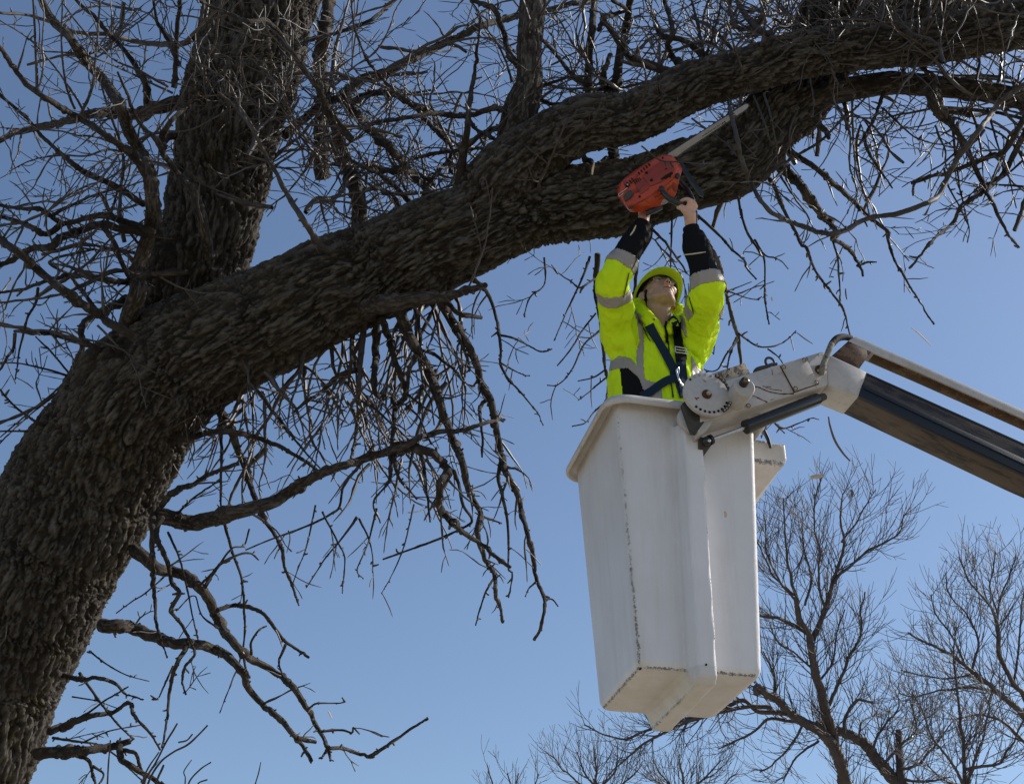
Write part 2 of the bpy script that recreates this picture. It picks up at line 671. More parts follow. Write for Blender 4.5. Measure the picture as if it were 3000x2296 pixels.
# ------------------------------------------------------------------ limbs with bark relief
def limb(name, pts, rad, parent, mat, px=1.4, amp=0.012, cell=0.045, wob=0.0, lump=0.08, seed=0, knots=0.0, mins=7, maxs=340):
    """pts world Nx3, rad metres.  Returns centre line samples for twigs"""
    pts = np.asarray(pts, float)
    rad = np.asarray(rad, float)
    L = np.linalg.norm(np.diff(pts, axis=0), axis=1).sum()
    D = max(3.0, np.median((pts - CAM) @ FW))
    pxm = FOC * 1024 / 3000 / D                     # render pixels per metre
    rm = rad.max()
    ns = int(np.clip(2 * math.pi * rm * pxm / px, mins, maxs))
    step = max(px / pxm, 0.004) if rm > 0.05 else max(2.2 / pxm, 0.008)
    n = int(np.clip(L / step, 6, 1100))
    q = catmull(np.column_stack([pts, rad]), n)
    C, R = q[:, :3], np.maximum(q[:, 3], 0.0015)
    s = np.linspace(0, L, n)
    rs = np.random.RandomState(seed + 5)
    off = rs.rand(3) * 90
    if wob:
        qq = np.column_stack([s * 3.5, np.zeros(n), np.zeros(n)]) + off
        kx = np.arange(0, L + 0.2, 0.055 if rm < 0.05 else 0.3)
        for a in range(3):
            C[:, a] += (vnoise(qq + a * 7) - 0.5) * wob * 1.2
            if rm < 0.05:
                C[:, a] += np.interp(s, kx, (rs.rand(len(kx)) - 0.5)) * min(0.012, 0.55 * R.mean())
    T, A, B = frame_of(C)
    th = np.linspace(0, 2 * math.pi, ns, endpoint=False)
    c, sn = np.cos(th), np.sin(th)
    Rg = R[:, None] * np.ones(ns)[None, :]
    qx = (c[None, :] * Rg).ravel()
    qy = (sn[None, :] * Rg).ravel()
    qs = (s[:, None] * np.ones(ns)[None, :]).ravel()
    Q = np.column_stack([qx, qy, qs])
    if amp > 0 and rm > 0.03:
        # interlaced ridges: twisted, stretched cells warped by noise
        tw = 0.55
        ang = qs * tw
        Qt = np.column_stack([qx * np.cos(ang) - qy * np.sin(ang), qx * np.sin(ang) + qy * np.cos(ang), qs])
        W = np.column_stack([fbm(Qt * 9 + off + 3 * a, 2, a) - 0.5 for a in range(3)])
        W2 = np.column_stack([fbm(Qt * 40 + off + 5 * a, 2, a + 3) - 0.5 for a in range(3)])

        def furrow(sc_, st_, wa, wb, k, wid):
            # long interlacing ridges: cracks run where a stretched noise crosses its middle value
            qq_ = np.column_stack([Qt[:, 0], Qt[:, 1], Qt[:, 2] * st_]) / sc_ + W * wa + W2 * wb + off * (k + 1)
            n_ = 0.68 * vnoise(qq_, k) + 0.32 * vnoise(qq_ * 2.1 + 9, k + 1)
            return np.clip(np.abs(n_ - 0.5) / wid, 0, 1) ** 0.55
        hA = furrow(cell * 0.60, 0.19, 1.5, 0.45, 2, 0.13)
        hB = furrow(cell * 0.30, 0.22, 2.0, 0.7, 4, 0.14)
        Qc = np.column_stack([Qt[:, 0], Qt[:, 1], Qt[:, 2] * 0.42]) / (cell * 0.8) + W * 2.2 + W2 * 1.2 + off
        d1, d2 = voro(Qc, seed % 7)
        hC = np.clip((d2 - d1) / 0.22, 0, 1)
        Q2 = np.column_stack([Qt[:, 0], Qt[:, 1], Qt[:, 2] * 0.3]) / (cell * 0.25) + W * 2.4 + off
        f2 = fbm(Q2, 4, 5)
        big = fbm(Qt * 6 + off, 2, 8)
        hh = 0.52 * hA + 0.30 * hB * (0.35 + 0.65 * hA) + 0.20 * hC * hA + 0.50 * (f2 - 0.5) + 0.12 * (big - 0.5) - 0.45
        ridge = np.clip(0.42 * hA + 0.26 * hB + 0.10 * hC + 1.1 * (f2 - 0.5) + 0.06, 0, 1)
        sc = np.clip(R / 0.10, 0.22, 1.0)[:, None] * np.ones(ns)[None, :]
        disp = amp * hh * sc.ravel() * 1.6
    else:
        f2 = fbm(Q * np.array([60, 60, 30]) + off, 2, 5)
        ridge = f2
        disp = (f2 - 0.5) * R.max() * 0.35
    lo = fbm(Q * 3.2 + off, 2, 2) - 0.5
    disp = disp + lo * lump * 2 * Rg.ravel()
    if knots:
        kn = vnoise(np.column_stack([np.zeros(n), np.zeros(n), s * 26]) + off, 9)
        kk = np.clip((kn - 0.62) / 0.3, 0, 1)
        disp = disp + (kk[:, None] * (0.45 + 0.55 * np.cos(th[None, :] + kn[:, None] * 40)) * Rg * knots).ravel()
    RR = Rg.ravel() + disp
    V = (C[:, None, :] + (A[:, None, :] * c[None, :, None] + B[:, None, :] * sn[None, :, None]) * RR.reshape(n, ns)[:, :, None]).reshape(-1, 3)
    i = np.arange(n - 1)[:, None] * ns
    j = np.arange(ns)[None, :]
    F = np.stack([i + j, i + (j + 1) % ns, i + ns + (j + 1) % ns, i + ns + j], -1).reshape(-1, 4)
    # caps
    c0, c1 = len(V), len(V) + 1
    V = np.vstack([V, C[0] - T[0] * R[0] * 0.1, C[-1] + T[-1] * R[-1] * 0.15])
    jj = np.arange(ns)
    F = np.vstack([F, np.column_stack([np.full(ns, c0), (jj + 1) % ns, jj, jj]), np.column_stack([np.full(ns, c1), (n - 1) * ns + jj, (n - 1) * ns + (jj + 1) % ns, (n - 1) * ns + (jj + 1) % ns])])
    quads = F[:(n - 1) * ns]
    tris = np.vstack([F[(n - 1) * ns:(n - 1) * ns + ns][:, [0, 1, 2]], F[(n - 1) * ns + ns:][:, [0, 1, 2]]])
    # degenerate-free: build mixed mesh
    v = V - world_off(parent)
    me = bpy.data.meshes.new(name)
    me.vertices.add(len(v))
    me.vertices.foreach_set('co', v.astype(np.float32).ravel())
    me.loops.add(quads.size + tris.size)
    me.loops.foreach_set('vertex_index', np.concatenate([quads.ravel(), tris.ravel()]).astype(np.int32))
    me.polygons.add(len(quads) + len(tris))
    ls = np.concatenate([np.arange(len(quads)) * 4, quads.size + np.arange(len(tris)) * 3])
    me.polygons.foreach_set('loop_start', ls.astype(np.int32))
    me.update(calc_edges=True)
    me.materials.append(mat)
    me.polygons.foreach_set('use_smooth', np.ones(len(me.polygons), dtype=bool))
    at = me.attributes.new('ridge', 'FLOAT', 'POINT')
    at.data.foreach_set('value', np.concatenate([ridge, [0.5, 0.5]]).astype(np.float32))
    av = me.attributes.new('grain', 'FLOAT_VECTOR', 'POINT')
    gq = np.vstack([Q, Q[:2] * 0]) + off
    av.data.foreach_set('vector', gq.astype(np.float32).ravel())
    o = bpy.data.objects.new(name, me)
    COL.objects.link(o)
    o.parent = parent
    return o, C, R


# ------------------------------------------------------------------ twigs
class Twigs:
    """gathers many thin polylines and builds them as tubes in one go"""

    def __init__(self):
        self.P = []
        self.R = []
        self.len = []

    def add(self, pts, rad):
        self.P += pts
        self.R += rad
        self.len.append(len(pts))

    def build(self, name, mat, parent, n=4):
        Pn = np.array(self.P)
        Rn = np.array(self.R)
        ln = np.array(self.len)
        st = np.concatenate([[0], np.cumsum(ln)[:-1]])
        en = st + ln - 1
        pid = np.repeat(np.arange(len(ln)), ln)
        idx = np.arange(len(Pn))
        pr = np.maximum(idx - 1, st[pid])
        nx = np.minimum(idx + 1, en[pid])
        T = Pn[nx] - Pn[pr]
        T /= np.linalg.norm(T, axis=1)[:, None] + 1e-9
        ch = Pn[en] - Pn[st]
        ch /= np.linalg.norm(ch, axis=1)[:, None] + 1e-9
        ref = np.where(np.abs(ch[:, 2:3]) < 0.6, np.array([[0, 0, 1.0]]), np.array([[1.0, 0.0, 0]]))[pid]
        A = np.cross(T, ref)
        A /= np.linalg.norm(A, axis=1)[:, None] + 1e-9
        B = np.cross(T, A)
        th = np.linspace(0, 2 * math.pi, n, endpoint=False)
        V = Pn[:, None, :] + Rn[:, None, None] * (A[:, None, :] * np.cos(th)[None, :, None] + B[:, None, :] * np.sin(th)[None, :, None])
        V = V.reshape(-1, 3)
        rows = idx[idx != en[pid]]
        j = np.arange(n)
        F = np.stack([rows[:, None] * n + j, rows[:, None] * n + (j + 1) % n, (rows[:, None] + 1) * n + (j + 1) % n, (rows[:, None] + 1) * n + j], -1).reshape(-1, 4)
        F = F[:, ::-1]
        return new_obj(name, V, F, mat, parent, True)


def rand_perp(d, r):
    while True:
        v = (r.gauss(0, 1), r.gauss(0, 1), r.gauss(0, 1))
        k = v[0] * d[0] + v[1] * d[1] + v[2] * d[2]
        w = (v[0] - k * d[0], v[1] - k * d[1], v[2] - k * d[2])
        m = math.sqrt(w[0]**2 + w[1]**2 + w[2]**2)
        if m > 0.3:
            return (w[0] / m, w[1] / m, w[2] / m)


def unit(v):
    m = math.sqrt(v[0]**2 + v[1]**2 + v[2]**2) + 1e-9
    return (v[0] / m, v[1] / m, v[2] / m)


def grow(tw, p, d, L, r0, lvl, r, step=0.055, trop=(0, 0, 0), kink=0.13, child=0.45, angle=(30, 65), bud=1.35, shrink=(0.3, 0.65), tip=0.0016, pair=0.4):
    """crooked twig with nodes; recursive side twigs"""
    n = max(3, int(L / step))
    st = L / n
    pts = [tuple(p)]
    rad = [r0]
    d = unit(d)
    bend = rand_perp(d, r)
    bk = r.uniform(0, 0.10)
    for i in range(1, n + 1):
        t = i / n
        d = unit((d[0] + r.gauss(0, kink) + trop[0] * st + bend[0] * bk * st * 10, d[1] + r.gauss(0, kink) + trop[1] * st + bend[1] * bk * st * 10,
                  d[2] + r.gauss(0, kink) + trop[2] * st + bend[2] * bk * st * 10))
        p = (p[0] + d[0] * st, p[1] + d[1] * st, p[2] + d[2] * st)
        rr = r0 * (1 - t) + max(tip, r0 * 0.25) * t
        pts.append(p)
        rad.append(rr * (bud if (i % 2 == 0 or r.random() < 0.3) else 0.95))
        if lvl > 0 and t < 0.97 and t > 0.12 and r.random() < child:
            w = rand_perp(d, r)
            a = R_(r.uniform(*angle))
            l2 = L * r.uniform(*shrink) * (1.05 - 0.55 * t)
            if l2 > step * 1.2:
                for sgn in ((1, -1) if r.random() < pair else (1,)):
                    dd = tuple(d[k] * math.cos(a) + w[k] * sgn * math.sin(a) for k in range(3))
                    grow(tw, p, dd, l2 * (1 if sgn > 0 else r.uniform(0.5, 1)), max(tip, rr * r.uniform(0.5, 0.75)), lvl - 1, r, step, trop, kink, child, angle, bud, shrink, tip, pair)
    # terminal bud
    p = (p[0] + d[0] * st * 0.25, p[1] + d[1] * st * 0.25, p[2] + d[2] * st * 0.25)
    pts.append(p)
    rad.append(rad[-1] * 0.4)
    tw.add(pts, rad)

# ------------------------------------------------------------------ ground
gv, gf = [], []
NG = 60
for i in range(NG + 1):
    for j in range(NG + 1):
        u, v = (i / NG * 2 - 1), (j / NG * 2 - 1)
        x, y = math.copysign(abs(u) ** 2.2, u) * 900, math.copysign(abs(v) ** 2.2, v) * 900
        z = 0.05 * math.sin(x * 0.4) * math.cos(y * 0.33) if abs(x) < 60 and abs(y) < 60 else 0.0
        gv.append((x, y, z - 0.05))
for i in range(NG):
    for j in range(NG):
        a = i * (NG + 1) + j
        gf.append((a, a + NG + 1, a + NG + 2, a + 1))
g = new_obj('ground', gv, gf, GROUND)
g['kind'] = 'structure'

# ------------------------------------------------------------------ the big old tree
TILE = {'A': (0, 0, .456), 'B': (1000, 0, .456), 'C': (2000, 0, .456), 'D': (0, 766, .456), 'E': (900, 766, .456),
        'F': (0, 1530, .456), 'J': (600, 1500, .5011), 'K': (2000, 700, .456), 'G': (2100, 1400, .5332), 'H': (1300, 1900, .41), 'Z': (0, 0, 1.0)}


def parse(s):
    out = []
    t = TILE['Z']
    for w in s.split():
        if w in TILE:
            t = TILE[w]
        else:
            x, y = w.split(',')
            out.append((t[0] + float(x) * t[2], t[1] + float(y) * t[2]))
    return out


def to_world(pp, D0, D1):
    a = np.array(pp)
    L = np.concatenate([[0], np.cumsum(np.linalg.norm(np.diff(a, axis=0), axis=1))])
    t = L / L[-1]
    return np.array([P(x, y, D0 + (D1 - D0) * k) for (x, y), k in zip(pp, t)]), t


tree_base = P(-330, 2296, 7.3)
tree = thing('old_tree', (tree_base[0] - 0.35, tree_base[1] - 0.3, 0.0), 'huge leaning old bare tree with deeply furrowed dark bark and spreading limbs', 'tree')

CL = []   # centre lines that carry twigs: (C, R, density, layer)


def path(spec, D=None):
    """spec: list of (x, y, half width px, D)"""
    pts = np.array([P(x, y, d) for x, y, h, d in spec])
    rad = np.array([h / FOC * d for x, y, h, d in spec])
    return pts, rad


# trunk sweeping up from the lower left into the lower right-hand limb
tp, tr = path([(-190, 2300, 235, 7.30), (-60, 1960, 232, 7.30), (70, 1700, 225, 7.30), (215, 1480, 212, 7.28), (335, 1265, 196, 7.25),
               (490, 1105, 176, 7.20), (690, 985, 155, 7.15), (900, 885, 142, 7.12), (1090, 800, 134, 7.10), (1270, 710, 128, 7.08), (1420, 650, 116, 7.08),
               (1570, 612, 102, 7.08), (1740, 596, 97, 7.08), (1900, 560, 94, 7.08), (2060, 508, 92, 7.08), (2200, 425, 88, 7.10), (2300, 335, 80, 7.2),
               (2372, 225, 78, 7.35), (2430, 90, 82, 7.5), (2500, -60, 85, 7.6), (2600, -260, 80, 7.7)])
g0 = np.array([tree.location[0], tree.location[1], -0.15])
mid = (tp[0] + g0) / 2 + np.array([-0.12, 0, 0])
tp = np.vstack([g0, g0 + np.array([0.02, 0, 0.5]), mid, tp])
tr = np.concatenate([[0.72, 0.58, 0.47], tr])
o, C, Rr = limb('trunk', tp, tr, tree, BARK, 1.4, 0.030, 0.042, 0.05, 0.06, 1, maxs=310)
CL.append((C, Rr, 1.5, 'main'))
# upper right-hand limb
lp, lr = path([(1330, 690, 60, 7.1), (1440, 560, 92, 7.02), (1530, 470, 84, 6.98), (1640, 405, 76, 6.95), (1790, 362, 70, 6.93), (1900, 322, 66, 6.93), (2020, 262, 64, 6.95),
               (2190, 203, 58, 6.95), (2400, 152, 60, 6.95), (2680, 133, 56, 6.95), (2860, 100, 62, 6.95), (3020, 66, 66, 6.95), (3300, 30, 64, 6.9)])
o, C, Rr = limb('limb', lp, lr, tree, BARK, 1.35, 0.025, 0.038, 0.05, 0.07, 2)
CL.append((C, Rr, 3.0, 'main'))
# upright back stem
lp, lr = path([(470, 1010, 100, 7.5), (520, 930, 118, 7.6), (562, 800, 128, 7.62), (600, 690, 126, 7.65), (634, 585, 130, 7.7), (668, 456, 136, 7.75), (690, 320, 144, 7.8),
               (722, 182, 148, 7.9), (760, 40, 148, 8.0), (800, -120, 150, 8.1), (860, -400, 140, 8.3)])
o, C, Rr = limb('limb', lp, lr, tree, BARK, 1.35, 0.030, 0.044, 0.05, 0.07, 3)
CL.append((C, Rr, 2.2, 'back'))
# upright limb in the fork
lp, lr = path([(1470, 560, 55, 7.02), (1505, 470, 52, 7.05), (1515, 380, 46, 7.1), (1530, 300, 44, 7.13), (1548, 240, 36, 7.16), (1556, 140, 33, 7.2), (1568, 20, 35, 7.25), (1580, -160, 36, 7.3)])
o, C, Rr = limb('limb', lp, lr, tree, BARK, 1.35, 0.014, 0.042, 0.03, 0.08, 4)
CL.append((C, Rr, 5.0, 'main'))
# right continuation of the lower limb
lp, lr = path([(2230, 400, 45, 7.15), (2330, 325, 36, 7.15), (2430, 272, 33, 7.15), (2560, 252, 31, 7.18), (2700, 250, 30, 7.2), (2850, 262, 29, 7.2), (3010, 290, 29, 7.2), (3250, 330, 28, 7.2)])
o, C, Rr = limb('limb', lp, lr, tree, BARK, 1.35, 0.012, 0.04, 0.03, 0.08, 5)
CL.append((C, Rr, 5.0, 'main'))
# dark limbs behind, top right
for k, sp in enumerate(([(2480, 60, 60, 7.7), (2620, 40, 66, 7.7), (2780, 30, 60, 7.7), (2960, 5, 60, 7.7), (3200, -20, 60, 7.7)],
                        [(2860, 110, 45, 7.2), (2900, 40, 42, 7.25), (2950, -60, 42, 7.3), (3000, -200, 40, 7.4)])):
    lp, lr = path(sp)
    o, C, Rr = limb('limb', lp, lr, tree, BARK, 1.35, 0.014, 0.045, 0.03, 0.08, 6 + k)
    CL.append((C, Rr, 4.0, 'main'))

